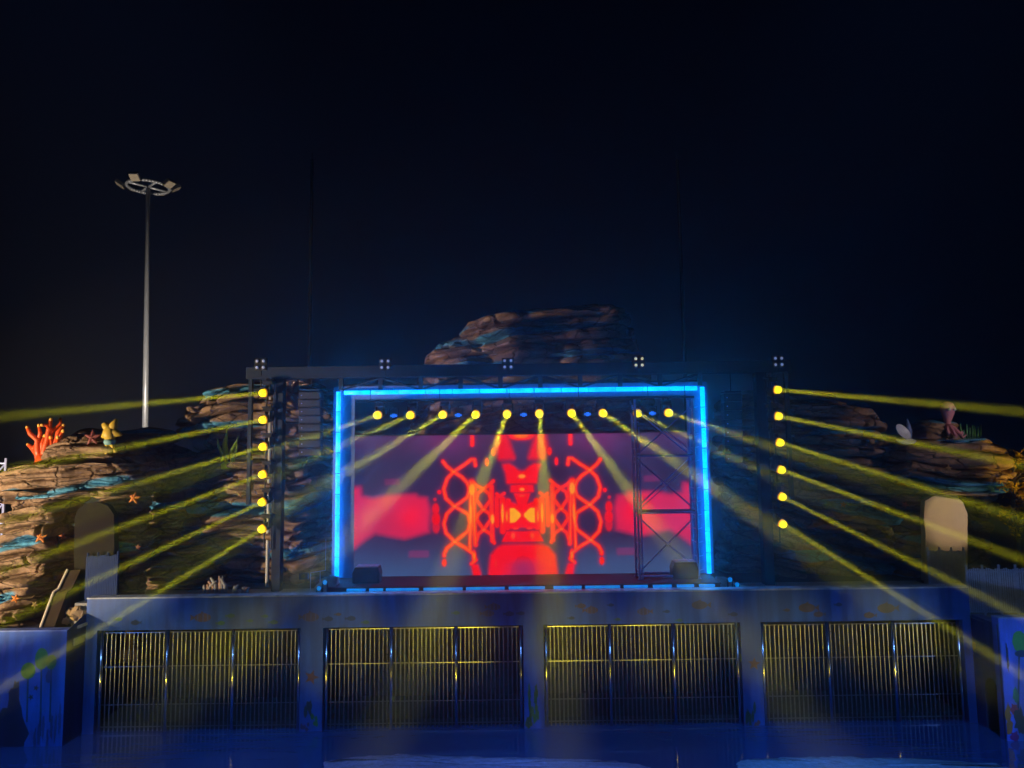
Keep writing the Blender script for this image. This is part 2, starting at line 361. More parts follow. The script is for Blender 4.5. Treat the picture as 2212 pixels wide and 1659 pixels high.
# ------------------------------------------------------------------ side walls with murals
def kelp(mb, x, y, rx, ry, yb, Y, col):
    u = Y/F*1024/2212
    cx, cz = xz(x, y, Y); bx, bz = xz(x-3, yb, Y)
    mb.add([(cx-.03, Y-.0045, cz), (bx-.03, Y-.0045, bz), (bx+.03, Y-.0045, bz), (cx+.03, Y-.0045, cz)], [(0, 1, 2, 3)], col=(.015, .05, .1))
    blob(mb, x, y, rx, ry, col, Y, n=24, jag=.03, dy=.006)
YLw = 25.0; ZLT = W(70, 1364, YLw).z; XLw = W(141, 1450, YLw).x
m = MB(); m.box((-60, YLw, -.4), (XLw, YLw+.35, ZLT), col=(.012, .11, .5)); m.box((-60, YLw-.02, ZLT), (XLw, YLw+.37, ZLT+.04), col=(.2, .3, .7))
kelp(m, 61, 1449, 15, 17, 1560, YLw, (.07, .36, .03)); kelp(m, 90, 1423, 14, 22, 1590, YLw, (.05, .3, .05)); kelp(m, 111, 1430, 11, 15, 1560, YLw, (.08, .26, .03))
star2(m, 78, 1486, 7, (.01, .015, .03), YLw); star2(m, 67, 1506, 7, (.01, .015, .03), YLw, rot=.8)
blob(m, 22, 1585, 36, 58, (.008, .012, .06), YLw, jag=.12, dy=.0042); blob(m, 32, 1510, 12, 34, (.03, .015, .07), YLw, jag=.3, dy=.0052)
for k in range(7): blob(m, 75+k*9, 1575+random.uniform(-20, 30), 3, 26, (.02, .05, .2), YLw, jag=.4, dy=.005+k*.001)
for (x, y, c) in ((45, 1395, (.06, .16, .6)), (38, 1402, (.06, .16, .6)), (10, 1400, (.07, .13, .55)), (6, 1412, (.07, .13, .55)), (52, 1385, (.04, .16, .6))): blob(m, x, y, 3.5, 13, c, YLw, jag=.4, dy=.0044+.0003*(x % 5))
blob(m, 105, 1462, 6, 14, (.02, .04, .2), YLw, jag=.2, dy=.0049)
lw = m.build('mural_wall', M['wall'], cols=True); props(lw, 'low bright blue wall with painted green kelp balls left of the pool wall', 'wall')
m = MB(); m.add([(XLw+.002, YLw+.002, -.4), (XL-.002, WY+.1, -.4), (XL-.002, WY+.1, ZT-.42), (XLw+.002, YLw+.002, ZLT)], [(0, 1, 2, 3)], col=(.02, .035, .16))  # unlit face: its shade is put into the darker blue
m.add([(XLw+.002, YLw+.35, -.4), (XL-.002, WY+.42, -.4), (XL-.002, WY+.42, ZT-.42), (XLw+.002, YLw+.35, ZLT)], [(3, 2, 1, 0)], col=(.02, .035, .16))
m.add([(XLw+.002, YLw+.002, ZLT), (XL-.002, WY+.1, ZT-.42), (XL-.002, WY+.42, ZT-.42), (XLw+.002, YLw+.35, ZLT)], [(0, 1, 2, 3)], col=(.5, .5, .5))
lr = m.build('wall_return', M['wall'], cols=True); props(lr, 'corner wall coloured dark as if unlit, sloping up between the left mural wall and the pool wall', 'wall')
# white scoop on the corner
m = MB(); pts = [W(148, 1368, 25.3), W(163, 1364, 25.5), W(170, 1350, 25.7), W(186, 1345, 25.9)]
vs = []; 
for p in pts: vs += [p+Vector((0, -.25, 0)), p+Vector((0, .6, .02)), p+Vector((0, .6, -.1)), p+Vector((0, -.25, -.1))]
fs = []
for i in range(3):
    for k in range(4): fs.append((i*4+k, (i+1)*4+k, (i+1)*4+(k+1) % 4, i*4+(k+1) % 4))
fs += [(0, 1, 2, 3), (12, 15, 14, 13)]
m.add(vs, fs); props(m.build('slide_lip', mat('pale_fibreglass', (.5, .47, .42), .35)), 'pale curved lip on the corner between mural wall and pool wall', 'slide lip')

YRw = 24.4; ZRT = W(2190, 1336, YRw).z; XRw = W(2165, 1450, YRw).x
m = MB(); m.box((XRw, YRw, -.4), (60, YRw+.35, ZRT), col=(.07, .17, .8)); m.box((XRw, YRw-.02, ZRT), (60, YRw+.37, ZRT+.04), col=(.2, .3, .7))
kelp(m, 2202, 1386, 15, 22, 1560, YRw, (.08, .42, .06))
blob(m, 2206, 1412, 14, 7, (.01, .04, .12), YRw, dy=.0075)
for k, (x, y, rx, ry, c) in enumerate(((2178, 1545, 6, 22, (.5, .2, .02)), (2181, 1570, 7, 18, (.4, .16, .03)), (2191, 1531, 8, 11, (.4, .03, .08)), (2194, 1500, 6, 18, (.04, .3, .12)), (2204, 1560, 12, 26, (.01, .05, .06)), (2176, 1420, 2.5, 30, (.01, .02, .08)), (2192, 1590, 9, 10, (.2, .03, .2)), (2208, 1598, 9, 12, (.03, .2, .6)))):
    blob(m, x, y, rx, ry, c, YRw, jag=.3, dy=.005+.001*k, seed=k)
rw = m.build('mural_wall', M['wall'], cols=True); props(rw, 'bright blue wall with painted kelp and orange coral right of the pool wall', 'wall')
# corner wall with arched doorway
m = MB(); zt = W(2120, 1326, WY).z; A_ = Vector((XR+.003, WY-.04, 0)); B_ = Vector((XRw-.003, YRw+.06, 0)); dAB = B_-A_; nAB = Vector((-dAB.y, dAB.x, 0)).normalized()
def P3(q, z, d=0): p = A_+dAB*q+nAB*d; return (p.x, p.y, z)
qa, qb, zs = .34, .88, 1.2; qm, qr = (qa+qb)/2, (qb-qa)/2
arch = [(qa, -.4), (qa, zs)]+[(qm-qr*math.cos(t), zs+.62*math.sin(t)) for t in [math.pi*i/12 for i in range(1, 12)]]+[(qb, zs), (qb, -.4)]
for (xa, za), (xb, zb) in zip(arch[:-1], arch[1:]):
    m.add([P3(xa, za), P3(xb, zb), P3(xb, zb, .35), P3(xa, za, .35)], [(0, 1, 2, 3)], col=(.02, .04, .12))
    if abs(xa-xb) > 1e-4: m.add([P3(xa, za), P3(xb, zb), P3(xb, zt), P3(xa, zt)], [(0, 1, 2, 3)], col=(.04, .08, .3))
m.add([P3(0, -.4), P3(qa, -.4), P3(qa, zt), P3(0, zt)], [(0, 1, 2, 3)], col=(.035, .07, .26))
m.add([P3(qb, -.4), P3(1, -.4), P3(1, zt), P3(qb, zt)], [(0, 1, 2, 3)], col=(.04, .08, .3))
m.add([P3(0, zt), P3(1, zt), P3(1, zt, .35), P3(0, zt, .35)], [(0, 1, 2, 3)], col=(.1, .15, .4))
m.add([P3(0, -.4, .8), P3(1, -.4, .8), P3(1, zt-.1, .8), P3(0, zt-.1, .8)], [(0, 1, 2, 3)], col=(.006, .006, .008))  # near-black sheet stands for the darkness inside the doorway
blob(m, 2098, 1392, 4, 8, (.35, .15, .05), 25.7, dy=.15)
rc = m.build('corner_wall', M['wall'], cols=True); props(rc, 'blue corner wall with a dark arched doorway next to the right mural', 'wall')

# foam / spill on the water
def foam(name, outline, label, colr):
    pts = [W(x, y, 1) for x, y in outline]
    g = []
    for (x, y) in outline:
        d = ray(x*1024/2212, y*1024/2212); k = -CAMZ/d.z; g.append((d.x*k, d.y*k))
    g = np.array(g); c = g.mean(0); vs = []; fs = []; n = len(g)
    # resample outline with jitter
    P = []
    for i in range(n):
        a, b_ = g[i], g[(i+1) % n]
        for t in np.linspace(0, 1, 9)[:-1]:
            P.append(a+(b_-a)*t+rng.normal(0, .035, 2))
    P = np.array(P); N = len(P); rings = 9
    for r in range(rings):
        s = 1-r/(rings-1)*.98
        for i in range(N):
            x, y = c+(P[i]-c)*s
            h = .012+.05*min(1, r*.35)+.03*mnoise.noise(Vector((x*3, y*5, 0)))*min(1, r*.5)
            vs.append((x, y, h if r else .004))
    for r in range(rings-1):
        for i in range(N): fs.append((r*N+i, r*N+(i+1) % N, (r+1)*N+(i+1) % N, (r+1)*N+i))
    fs.append(tuple((rings-1)*N+i for i in range(N)))
    m = MB(); m.add(vs, fs); o = m.build(name, colr, smooth=True); return props(o, label, 'foam', None, 'stuff')
def foam_mat(c1, c2):
    m = mat('foam_'+str(c1[0]), c1, .12, noise=.3, nscale=6, bump=.9, bscale=5); return m
foam('foam', [(702, 1645), (735, 1640), (775, 1634), (860, 1630), (1000, 1633), (1180, 1638), (1300, 1642), (1385, 1652), (1430, 1668), (1200, 1700), (800, 1700), (690, 1680)], 'pale lilac patch of churned foam at the bottom centre', foam_mat((.5, .5, .9), 0))
foam('foam', [(1590, 1648), (1620, 1640), (1700, 1636), (1800, 1634), (1960, 1638), (2150, 1650), (2212, 1668), (2100, 1700), (1700, 1700), (1600, 1672)], 'pale blue patch of churned foam at the bottom right', foam_mat((.3, .6, .95), 0))

# ------------------------------------------------------------------ stage
SF, SB = 26.95, 29.1
XS0, XS1 = W(708, 1262, SF).x, W(1556, 1260, SF).x
ZS = W(1128, 1264, SF).z
t = thing('stage_platform', 'low red carpeted stage platform along the top of the wall', 'stage', ((XS0+XS1)/2, SF, ZT-.35))
m = MB(); m.box((XS0, SF, ZT-.34), (XS1, SB+1.2, ZS-.06)); m.build('base', M['carpet'], t, bevel=.01)
m = MB(); m.box((XS0-.03, SF-.03, ZS-.058), (XS1+.03, SB+1.2, ZS)); m.build('floor', M['carpet'], t)
m = MB(); m.box((XL+.02, WY+.44, ZT-.5), (XR-.02, 29.38, ZT-.35)); m.box((-60, YLw+.36, ZLT-.6), (XL, 29.38, ZLT-.35)); m.box((XR, 26.6, ZT-.9), (60, 29.38, ZT-.75)); props(m.build('deck', M['grey']), None, None, None, 'structure')

# LED screen ------------------------------------------------------
SY = 29.2
p00 = W(752, 1249, SY); p11 = W(1493, 936, SY); p10 = W(1493, 1241, SY); p01 = W(752, 941, SY)
sx0, sx1 = (p00.x+p01.x)/2, (p10.x+p11.x)/2; sz0, sz1 = (p00.z+p10.z)/2, (p01.z+p11.z)/2
NX, NZ = 520, 218
cx = 40; U = np.linspace(1393, 2765, NX)[None, :].repeat(NZ, 0); V = np.linspace(2305, 1737, NZ)[:, None].repeat(NX, 1)
# coordinates of the picture on the panel, mirrored about its middle
CX = (U-1700)/.3737; CY = (V-1700)/.3737; MX = 1042; XM = MX-np.abs(CX-MX)
def segd(X, Y, a, b):
    ax, ay = a; bx, by = b; dx, dy = bx-ax, by-ay; L = dx*dx+dy*dy+1e-9
    t = np.clip(((X-ax)*dx+(Y-ay)*dy)/L, 0, 1); return np.hypot(X-ax-t*dx, Y-ay-t*dy)
def sm(e0, e1, x): t = np.clip((x-e0)/(e1-e0), 0, 1); return t*t*(3-2*t)
def pd(pts):
    d = np.full_like(XM, 1e9)
    for a, b_ in zip(pts[:-1], pts[1:]): d = np.minimum(d, segd(XM, CY, a, b_))
    return d
def poly_sd(pts, X=None, Y=None):
    X = XM if X is None else X; Y = CY if Y is None else Y
    ins = np.zeros(X.shape, bool); d = np.full(X.shape, 1e9); n = len(pts)
    for i in range(n):
        (x1, y1), (x2, y2) = pts[i], pts[(i+1) % n]
        d = np.minimum(d, segd(X, Y, (x1, y1), (x2, y2)))
        c = ((y1 > Y) != (y2 > Y)) & (X < (x2-x1)*(Y-y1)/(y2-y1+1e-12)+x1); ins ^= c
    return np.where(ins, -d, d)
red = np.zeros_like(XM); org = np.zeros_like(XM)
def stroke(pts, wd, hot=.6):
    global red, org
    wd *= 1.0
    d = pd(pts); red = np.maximum(red, 1-sm(wd*.7, wd*1.5, d)); org = np.maximum(org, hot*(1-sm(0, wd*.5, d)))
def fill(pts, soft=12, a=1, hot=0):
    global red, org
    s = poly_sd(pts); red = np.maximum(red, a*(1-sm(-soft*.3, soft, s)))
    if hot: org = np.maximum(org, hot*(1-sm(-soft, soft*.5, s)))
def ell(x, y, rx, ry, hot=1, a=1, soft=.4):
    global red, org
    q = np.hypot((XM-x)/rx, (CY-y)/ry); red = np.maximum(red, a*(1-sm(1+soft*.4, 1.5+soft, q))); org = np.maximum(org, hot*(1-sm(1-soft, 1+soft*.5, q)))
for P in ([(195,380),(235,435),(310,495),(400,555),(455,615),(480,690),(455,770),(390,820),(318,868),(400,915),(465,955)],
          [(545,430),(535,365),(500,365),(420,425),(310,495),(240,570),(202,680),(225,780),(318,868),(235,945),(202,1050),(225,1150),(318,1245),(430,1310),(510,1370),(540,1440),(495,1480)],
          [(465,955),(480,1050),(465,1130),(400,1180),(318,1245),(235,1310),(205,1370),(205,1390)]): stroke(P, 21, .85)
for P in ([(510,600),(560,650),(628,685),(690,645),(735,600)], [(628,685),(570,730),(552,800),(628,905),(570,955),(552,1010),(628,1120),(570,1165),(545,1250)],
          [(628,685),(690,740),(705,800),(628,905),(690,950),(705,1010),(628,1120),(700,1165),(738,1262)]): stroke(P, 19, .55)
stroke([(490,600),(490,780),(485,1000),(480,1330)], 20, .9); stroke([(520,640),(527,900),(530,1100),(540,1280)], 24, .8)
ell(505, 690, 36, 75, 1.0); ell(522, 1400, 18, 45, .8); ell(490,950,14,130,.9)
stroke([(715,660),(715,900),(720,1240)], 24, .4); ell(722, 1010, 22, 62, 1.0)
stroke([(770,740),(800,770),(850,735)], 18, .2); stroke([(770,780),(770,1080)], 22, .15); stroke([(832,800),(832,1140)], 30, .2)
ell(830, 950, 14, 120, 1.0, soft=.3); ell(876, 980, 11, 70, .9); stroke([(890,820),(880,1100)], 30, 0)
ell(155, 712, 16, 16, .0); ell(205, 1465, 17, 28, .2); ell(740, 285, 17, 30, .1); ell(668, 395, 14, 30, .1)
ell(628,908,24,14,.8); ell(628,1125,24,14,.8); ell(310,495,20,14,.9); ell(318,868,24,16,.9); ell(318,1247,24,14,.9)
fill([(890,820),(960,850),(1042,870),(1042,1095),(880,1110)], 25); fill([(960,740),(1042,740),(1042,900),(1000,860)], 18)
fill([(905,890),(960,890),(1028,955),(1030,985),(965,1050),(905,1058)], 14, hot=1.3)
fill([(930,655),(1042,650),(1042,725),(925,715)], 26); ell(1042, 695, 32, 20, 1.0); ell(1042, 765, 34, 12, .6)
fill([(845,430),(905,425),(960,460),(1000,500),(1042,510),(1042,622),(890,620),(880,520)], 32); ell(1042, 553, 46, 26, .9)
fill([(800,100),(870,100),(900,200),(950,350),(810,355),(770,250)], 55, .85); ell(1042, 112, 96, 34, .75); stroke([(512,90),(512,205)], 22, .5)
ell(968, 1110, 24, 10, .6)
fill([(875,1145),(1042,1150),(1042,1250),(825,1248)], 16); ell(940, 1190, 24, 34, .5)
fill([(840,1298),(1042,1296),(1042,1400),(980,1420),(930,1500),(900,1600),(690,1600),(712,1400),(780,1320)], 40)
fill([(900,1400),(1042,1380),(1042,1600),(880,1600)], 40, .7); ell(752, 1480, 10, 50, .3); fill([(500,1480),(560,1500),(590,1600),(520,1600)], 25, .9); ell(545, 1555, 14, 18, .15)
ell(115, 895, 22, 36, 0, .85, soft=.7); ell(118, 1000, 26, 42, 0, .9, soft=.7); ell(120, 1080, 22, 40, 0, .6, soft=.8); ell(108, 790, 13, 13, 0, .6)
ell(600, 720, 420, 10, 0, 0)
# soft clouds left and right (source-pixel coordinates mirrored)
XS_ = 2089-np.abs(U-2089); QX = (XS_-1380)/.3738; QY = (V-1700)/.3738
cl = poly_sd([(30,650),(170,640),(185,740),(300,765),(450,735),(760,730),(790,760),(880,770),(915,900),(900,1140),(790,1170),(640,1210),(480,1180),(330,1150),(230,1210),(100,1310),(30,1310)], QX, QY)
cloud = 1-sm(-45, 40, cl)
core = np.exp(-((QX-700)/180)**2-((QY-960)/190)**2)
inner = np.exp(-((CX-1042)/150)**2-((CY-1560)/150)**2)
def C(r, g, b_): 
    a = np.array([r, g, b_])/255.; return np.where(a <= .04045, a/12.92, ((a+.055)/1.055)**2.4)
nz = np.array([[mnoise.noise(Vector((x*.012, y*.012, 3))) for x in np.linspace(0, 1372/1.5, 130)] for y in np.linspace(0, 568/1.5, 56)])
nz = nz[np.linspace(0, 55, NZ).astype(int)][:, np.linspace(0, 129, NX).astype(int)]
low = sm(1150, 1620, CY)*sm(250, 700, np.abs(CX-MX))
top = 1-sm(100, 450, CY)
bgc = C(46, 34, 72)[None, None]*(1+.5*nz[..., None]); bgc = bgc+(C(82, 46, 96)-C(52, 36, 84))*top[..., None]*.8
bgc = bgc*(1-low[..., None])+C(58, 80, 122)*low[..., None]
def over(base, c, a): return base*(1-a[..., None])+c*a[..., None]
img = over(bgc, C(130, 40, 105), .6*np.exp(-((QX-1100)/260)**2)*top)
img = over(img, C(215, 28, 78)*(1+.35*nz[..., None]), cloud*.92); img = over(img, C(255, 8, 45), cloud*core*.9)
for (bx, by, bw, bh) in ((505, 595, 90, 35), (790, 1370, 120, 40)):
    a = (1-sm(bw*.7, bw*1.1, np.abs(QX-bx)))*(1-sm(bh*.6, bh*1.3, np.abs(QY-by)))*.45; img = over(img, C(150, 40, 100), a)
glow = np.zeros_like(red); k = 5
rp = np.pad(red, k, mode='edge')
for dx in range(-k, k+1, 1): glow += rp[k:-k, k+dx:k+dx+NX]
glow /= (2*k+1); rp = np.pad(glow, k, mode='edge'); g2 = sum(rp[k+dy:k+dy+NZ, k:-k] for dy in range(-k, k+1))/(2*k+1)
img = over(img, C(190, 15, 40), np.clip(g2*.7, 0, 1)); img = over(img, C(255, 4, 6), np.clip(red, 0, 1))
img = over(img, C(140, 40, 100), inner*(CY > 1380)*.75*np.clip(1-red*.0, 0, 1)*sm(1380, 1500, CY))
img = over(img, C(255, 100, 0), np.clip(org*1.1, 0, 1)); img = over(img, C(255, 170, 20), np.clip((org-.62)*1.8, 0, 1))
xs_ = np.linspace(sx0, sx1, NX); zs_ = np.linspace(sz0, sz1, NZ)
st = thing('led_screen', 'big stage video screen showing a glowing red symmetrical pattern', 'screen', ((sx0+sx1)/2, SY, ZS))
vs = np.zeros((NZ, NX, 3)); vs[..., 0] = xs_[None]; vs[..., 1] = SY; vs[..., 2] = zs_[:, None]
idx = np.arange(NX*NZ).reshape(NZ, NX)
fs = np.stack([idx[:-1, :-1], idx[:-1, 1:], idx[1:, 1:], idx[1:, :-1]], -1).reshape(-1, 4)
me = bpy.data.meshes.new('display'); me.from_pydata((vs.reshape(-1, 3)-np.array(st.location)).tolist(), [], fs.tolist())
at = me.color_attributes.new('Col', 'FLOAT_COLOR', 'POINT'); at.data.foreach_set('color', np.concatenate([img, np.ones((NZ, NX, 1))], -1).reshape(-1))
ms = bpy.data.materials.new('screen_picture'); ms.use_nodes = True; nt = ms.node_tree; b = nt.nodes['Principled BSDF']
b.inputs['Base Color'].default_value = (.01, .01, .012, 1); b.inputs['Roughness'].default_value = .5
a = nt.nodes.new('ShaderNodeAttribute'); a.attribute_name = 'Col'; nt.links.new(a.outputs['Color'], b.inputs['Emission Color']); b.inputs['Emission Strength'].default_value = 1.0
ms.cycles.emission_sampling = 'NONE'
me.materials.append(ms); do = bpy.data.objects.new('display', me); link(do); do.parent = st
m = MB(); m.box((sx0-.06, SY+.004, sz0-.05), (sx1+.06, SY+.22, sz1+.06)); m.build('cabinet', M['black'], st)
# light the panel throws on the stage and the air in front of it
al = bpy.data.lights.new('screen_light', 'AREA'); al.shape = 'RECTANGLE'; al.size = sx1-sx0; al.size_y = sz1-sz0; al.energy = 12; al.color = (1, .12, .2)
ao = bpy.data.objects.new('screen_light', al); link(ao); ao.rotation_euler = (R(-90), 0, 0); ao.rotation_euler = (R(90), 0, R(180)); 
ao.rotation_mode = 'QUATERNION'; ao.rotation_quaternion = Vector((0, -1, 0)).to_track_quat('-Z', 'Y'); ao.parent = st; ao.location = (0, -.03, (sz0+sz1)/2-ZS)

# LED portal ------------------------------------------------------
FY = 28.75
def led_strip(name, p, q, label, r=.088, nseg=8, em=30, mt='led', group='glowing blue LED strips round the stage'):
    p = Vector(p); q = Vector(q); t = thing(name, label, 'LED strip', p, group)
    d = (q-p); L = d.length; d.normalize()
    s = Vector((0, 1, 0))
    m = MB(); m.tube(p+s*.1, q+s*.1, r*.8, 4); m.build('housing', M['black'], t)
    for k in range(nseg):
        a = p+d*(L*k/nseg+.015); b_ = p+d*(L*(k+1)/nseg-.015)
        m = MB(); m.tube(a, b_, r, 12); o = m.build('tube', M[mt], t, smooth=True)
    for sgn, e_ in ((-1, em), (1, em*.5)):
        if nseg == 1 and sgn > 0: continue
        l = bpy.data.lights.new('strip_light', 'AREA'); l.shape = 'RECTANGLE'; l.size = L; l.size_y = r*1.6; l.energy = e_; l.color = (.0, .28, 1)
        lo = bpy.data.objects.new('strip_light', l); link(lo)
        zax = Vector((0, -sgn, 0)); xax = d; yax = zax.cross(xax).normalized(); zax = xax.cross(yax)
        lo.rotation_mode = 'QUATERNION'; lo.rotation_quaternion = Matrix((xax, yax, zax)).transposed().to_quaternion()
        lo.parent = t; lo.location = (p+q)/2-p+Vector((0, sgn*(r+.015), 0))
    return t
zb = ZS+.02
xLs = (W(730.5, 850, FY).x+W(728, 1245, FY).x)/2; xRs = (W(1517, 845, FY).x+W(1532, 1240, FY).x)/2
zTs = (W(730, 843, FY).z+W(1517, 838, FY).z)/2
led_strip('led_strip', (xLs, FY, zb), (xLs, FY, zTs), 'vertical glowing blue LED strip at the left edge of the stage portal', em=150, nseg=9)
led_strip('led_strip', (xRs, FY, zb), (xRs, FY, zTs), 'vertical glowing blue LED strip at the right edge of the stage portal', em=150, nseg=9)
led_strip('led_strip', (xLs+.22, FY, zTs-.06), (xRs-.2, FY, zTs-.06), 'long horizontal glowing blue LED strip across the top of the stage portal', em=160, nseg=13)
# floor tubes along the wall top
segs = [(748, 790), (797, 828), (833, 905), (914, 1000), (1006, 1091), (1098, 1178), (1195, 1257), (1264, 1340), (1347, 1400), (1410, 1452), (1462, 1500), (1510, 1545)]
for k, (a, c) in enumerate(segs):
    p = W(a, 1280.5-(a-748)*.0105, 26.72); q = W(c, 1280.5-(c-748)*.0105, 26.72); p.z = q.z = ZT+.06
    led_strip('floor_tube', p, q, 'lit blue floor tube number on the wall top', r=.05, nseg=1, em=5, mt='led_dim', group='short lit tubes lying along the stage foot')
names = 'first second third fourth fifth sixth seventh eighth ninth tenth eleventh twelfth'.split()
ft = [o for o in sc.objects if o.name.startswith('floor_tube')]
ft.sort(key=lambda o: o.location.x)
for k, o in enumerate(ft): o['label'] = 'short cyan lit tube at the foot of the stage, %s from the left' % names[k]; o['category'] = 'light tube'

# portal truss behind the strips
def lattice(m, p, q, wdt, n, r=.03, axis=Vector((0, 1, 0)), other=None):
    p = Vector(p); q = Vector(q); d = (q-p).normalized(); o = other or d.cross(axis).normalized()
    cs = [(axis*sx+o*sy)*wdt/2 for sx in (-1, 1) for sy in (-1, 1)]
    for c in cs: m.tube(p+c, q+c, r, 6)
    L = (q-p)/n
    for k in range(n+1):
        b0 = p+L*k
        for (i, j) in ((0, 1), (1, 3), (3, 2), (2, 0)): m.tube(b0+cs[i], b0+cs[j], r*.6, 5)
        if k < n:
            for (i, j) in ((0, 1), (1, 3), (3, 2), (2, 0)):
                if k % 2: i, j = j, i
                m.tube(b0+cs[i], b0+L+cs[j], r*.55, 5)
t = thing('portal_truss', 'dark lattice portal frame carrying the blue LED strips', 'truss', ((xLs+xRs)/2, FY, ZS))
for x in (xLs+.33, xRs-.33):
    m = MB(); lattice(m, (x, FY+.46, ZS), (x, FY+.46, zTs+.15), .34, 14); m.build('column', M['truss'], t)
m = MB(); lattice(m, (xLs, FY+.46, zTs+.1), (xRs, FY+.46, zTs+.1), .34, 28); m.build('beam', M['truss'], t)
M['board'] = mat('halo_cover', (.16, .24, .5), .7, noise=.2, nscale=2)  # truss cover, also widened and tinted to give the strips a blue halo
for x, k in ((xLs, 1), (xRs, -1)):
    m = MB(); m.box((min(x-k*.26, x+k*.62), FY+.22, ZS), (max(x-k*.26, x+k*.62), FY+.25, zTs+.22)); m.build('cover', M['board'], t)
m = MB(); m.box((xLs+.63, FY+.22, zTs-.32), (xRs-.63, FY+.25, zTs+.22)); m.build('cover', M['board'], t)

# roof goal-post structure
GY = 29.0
zA = W(1128, 787, GY).z; zB = W(1128, 812, GY).z; xg0, xg1 = W(536, 800, GY).x, W(1703, 790, GY).x
t = thing('roof_truss', 'dark box beam goal-post standing above the whole stage', 'truss', ((xg0+xg1)/2, GY, ZT-.35))
m = MB(); m.box((xg0, GY-.25, zB), (xg1, GY+.25, zA)); m.build('beam', M['truss'], t, bevel=.02)
for (xd, yd, wdt) in ((603, 1000, .36), (1648, 1000, .4)):
    x = W(xd, yd, GY).x; m = MB(); m.box((x-wdt/2, GY-.2, ZT-.35), (x+wdt/2, GY+.2, zB)); m.build('column', M['truss'], t, bevel=.02)
for (xd, ye) in ((540, 1090), (1704, 1080)):
    x = W(xd, 950, GY).x; m = MB(); m.box((x-.07, GY-.1, W(xd, ye, GY).z), (x+.07, GY+.1, zB)); m.build('hanger', M['truss'], t)
for s_, (xa, xb) in enumerate(((540, 603), (1648, 1704))):
    for yy in (842, 1030 if s_ == 0 else 1020):
        a = W(xa, yy, GY); b_ = W(xb, yy, GY); m = MB(); m.box((a.x, GY-.05, a.z-.04), (b_.x, GY+.05, a.z+.04)); m.build('cross_bar', M['truss'], t)
zC = W(1128, 838, GY).z
xs2 = [W(x, 820, GY).x for x in np.arange(737, 1520, 86)]
for k, x in enumerate(xs2):
    m = MB(); m.box((x-.09, GY-.08, zC), (x+.09, GY+.08, zB)); m.build('strut', M['truss'], t)
    if k < len(xs2)-1:
        x2 = xs2[k+1]; m = MB()
        if k % 2: m.tube((x+.1, GY, zB-.03), (x2-.1, GY, zC+.02), .055, 6)
        else: m.tube((x+.1, GY, zC+.02), (x2-.1, GY, zB-.03), .055, 6)
        m.build('brace', M['truss'], t)

# moving heads -----------------------------------------------------
def make_head():
    t = thing('moving_head_light', '', 'stage light')
    m = MB(); m.cbox((0, 0, -.07), (.36, .36, .14)); m.tube((-.1, 0, 0), (-.1, 0, .12), .025); m.tube((.1, 0, 0), (.1, 0, .12), .025); m.build('base', M['black'], t, bevel=.02)
    m = MB(); m.cbox((-.2, 0, -.32), (.05, .14, .34)); m.cbox((.2, 0, -.32), (.05, .14, .34)); m.cbox((0, 0, -.155), (.45, .14, .03)); y = m.build('yoke', M['black'], t, bevel=.01)
    m = MB(); m.lathe([(.001, .2), (.09, .2), (.13, .15), (.15, .05), (.16, -.12), (.165, -.16)], 20); h = m.build('head', M['black'], t, smooth=True); h.location = (0, 0, -.46)
    m = MB(); m.lathe([(.155*math.cos(a), -.25-.155*math.sin(a)) for a in [-.55+(math.pi/2+.55)*i/9 for i in range(10)]], 20); l = m.build('lens', M['lens'], h, world=False, smooth=True)
    m = MB(); m.lathe([(.16, -.12), (.175, -.16), (.175, -.175), (.14, -.165)], 20); m.build('rim', M['halo_rim'], h, world=False)
    return t
BE = 200.0
def place_head(t, px, py, Y, tx, ty, dY, label, group, energy=BE, size=5.0, glow=0):
    c = W(px, py, Y); tgt = W(tx, ty, Y-dY); d = (tgt-c).normalized()
    piv = c-d*.24; t.location = piv+Vector((0, 0, .46)); t['label'] = label; t['group'] = group; t['category'] = 'stage light'
    q = d.to_track_quat('-Z', 'Y')
    for ch in t.children:
        if ch.name.startswith('head'): ch.rotation_mode = 'QUATERNION'; ch.rotation_quaternion = q; hd = ch
        if ch.name.startswith('yoke'): ch.rotation_euler = (0, 0, math.atan2(d.y, d.x)+R(90))
    l = bpy.data.lights.new('beam', 'AREA'); l.shape = 'DISK'; l.size = .17; l.energy = energy; l.spread = R(size); l.color = (1, .93, .01)
    o = bpy.data.objects.new('beam', l); link(o); o.parent = hd; o.location = (0, 0, -.42)
    if glow:
        l = bpy.data.lights.new('glow', 'POINT'); l.energy = glow; l.shadow_soft_size = .05; l.color = (1, .62, .02)
        o = bpy.data.objects.new('glow', l); link(o); o.parent = hd; o.location = (0, 0, -.46)
    return t
proto = make_head(); used = [False]
def nxt():
    if not used[0]: used[0] = True; return proto
    t = copy_tree(proto)
    return t
proto_clean = proto
heads = []
HY = 28.3
Lc = [(568, 849), (568, 907), (568, 965), (567, 1025), (566, 1085), (566, 1143)]; Ls = [.09, .197, .29, .37, .465, .61]
Rc = [(1680, 842), (1682, 899), (1685, 956), (1688, 1015), (1690, 1073), (1691, 1132)]; Rs = [.09, .2, .315, .372, .5, .63]
pos = ['topmost', 'second from top', 'third from top', 'fourth from top', 'fifth from top', 'lowest']
todo = []
for k in range(6):
    x, y = Lc[k]; todo.append((x, y, HY, x-240, y+240*Ls[k], 2.9, 'yellow beam light hanging left of the stage, %s of its column' % pos[k], 'yellow beam lights in the left column'))
for k in range(6):
    x, y = Rc[k]; todo.append((x, y, HY, x+240, y+240*Rs[k], 2.9, 'yellow beam light hanging right of the stage, %s of its column' % pos[k], 'yellow beam lights in the right column'))
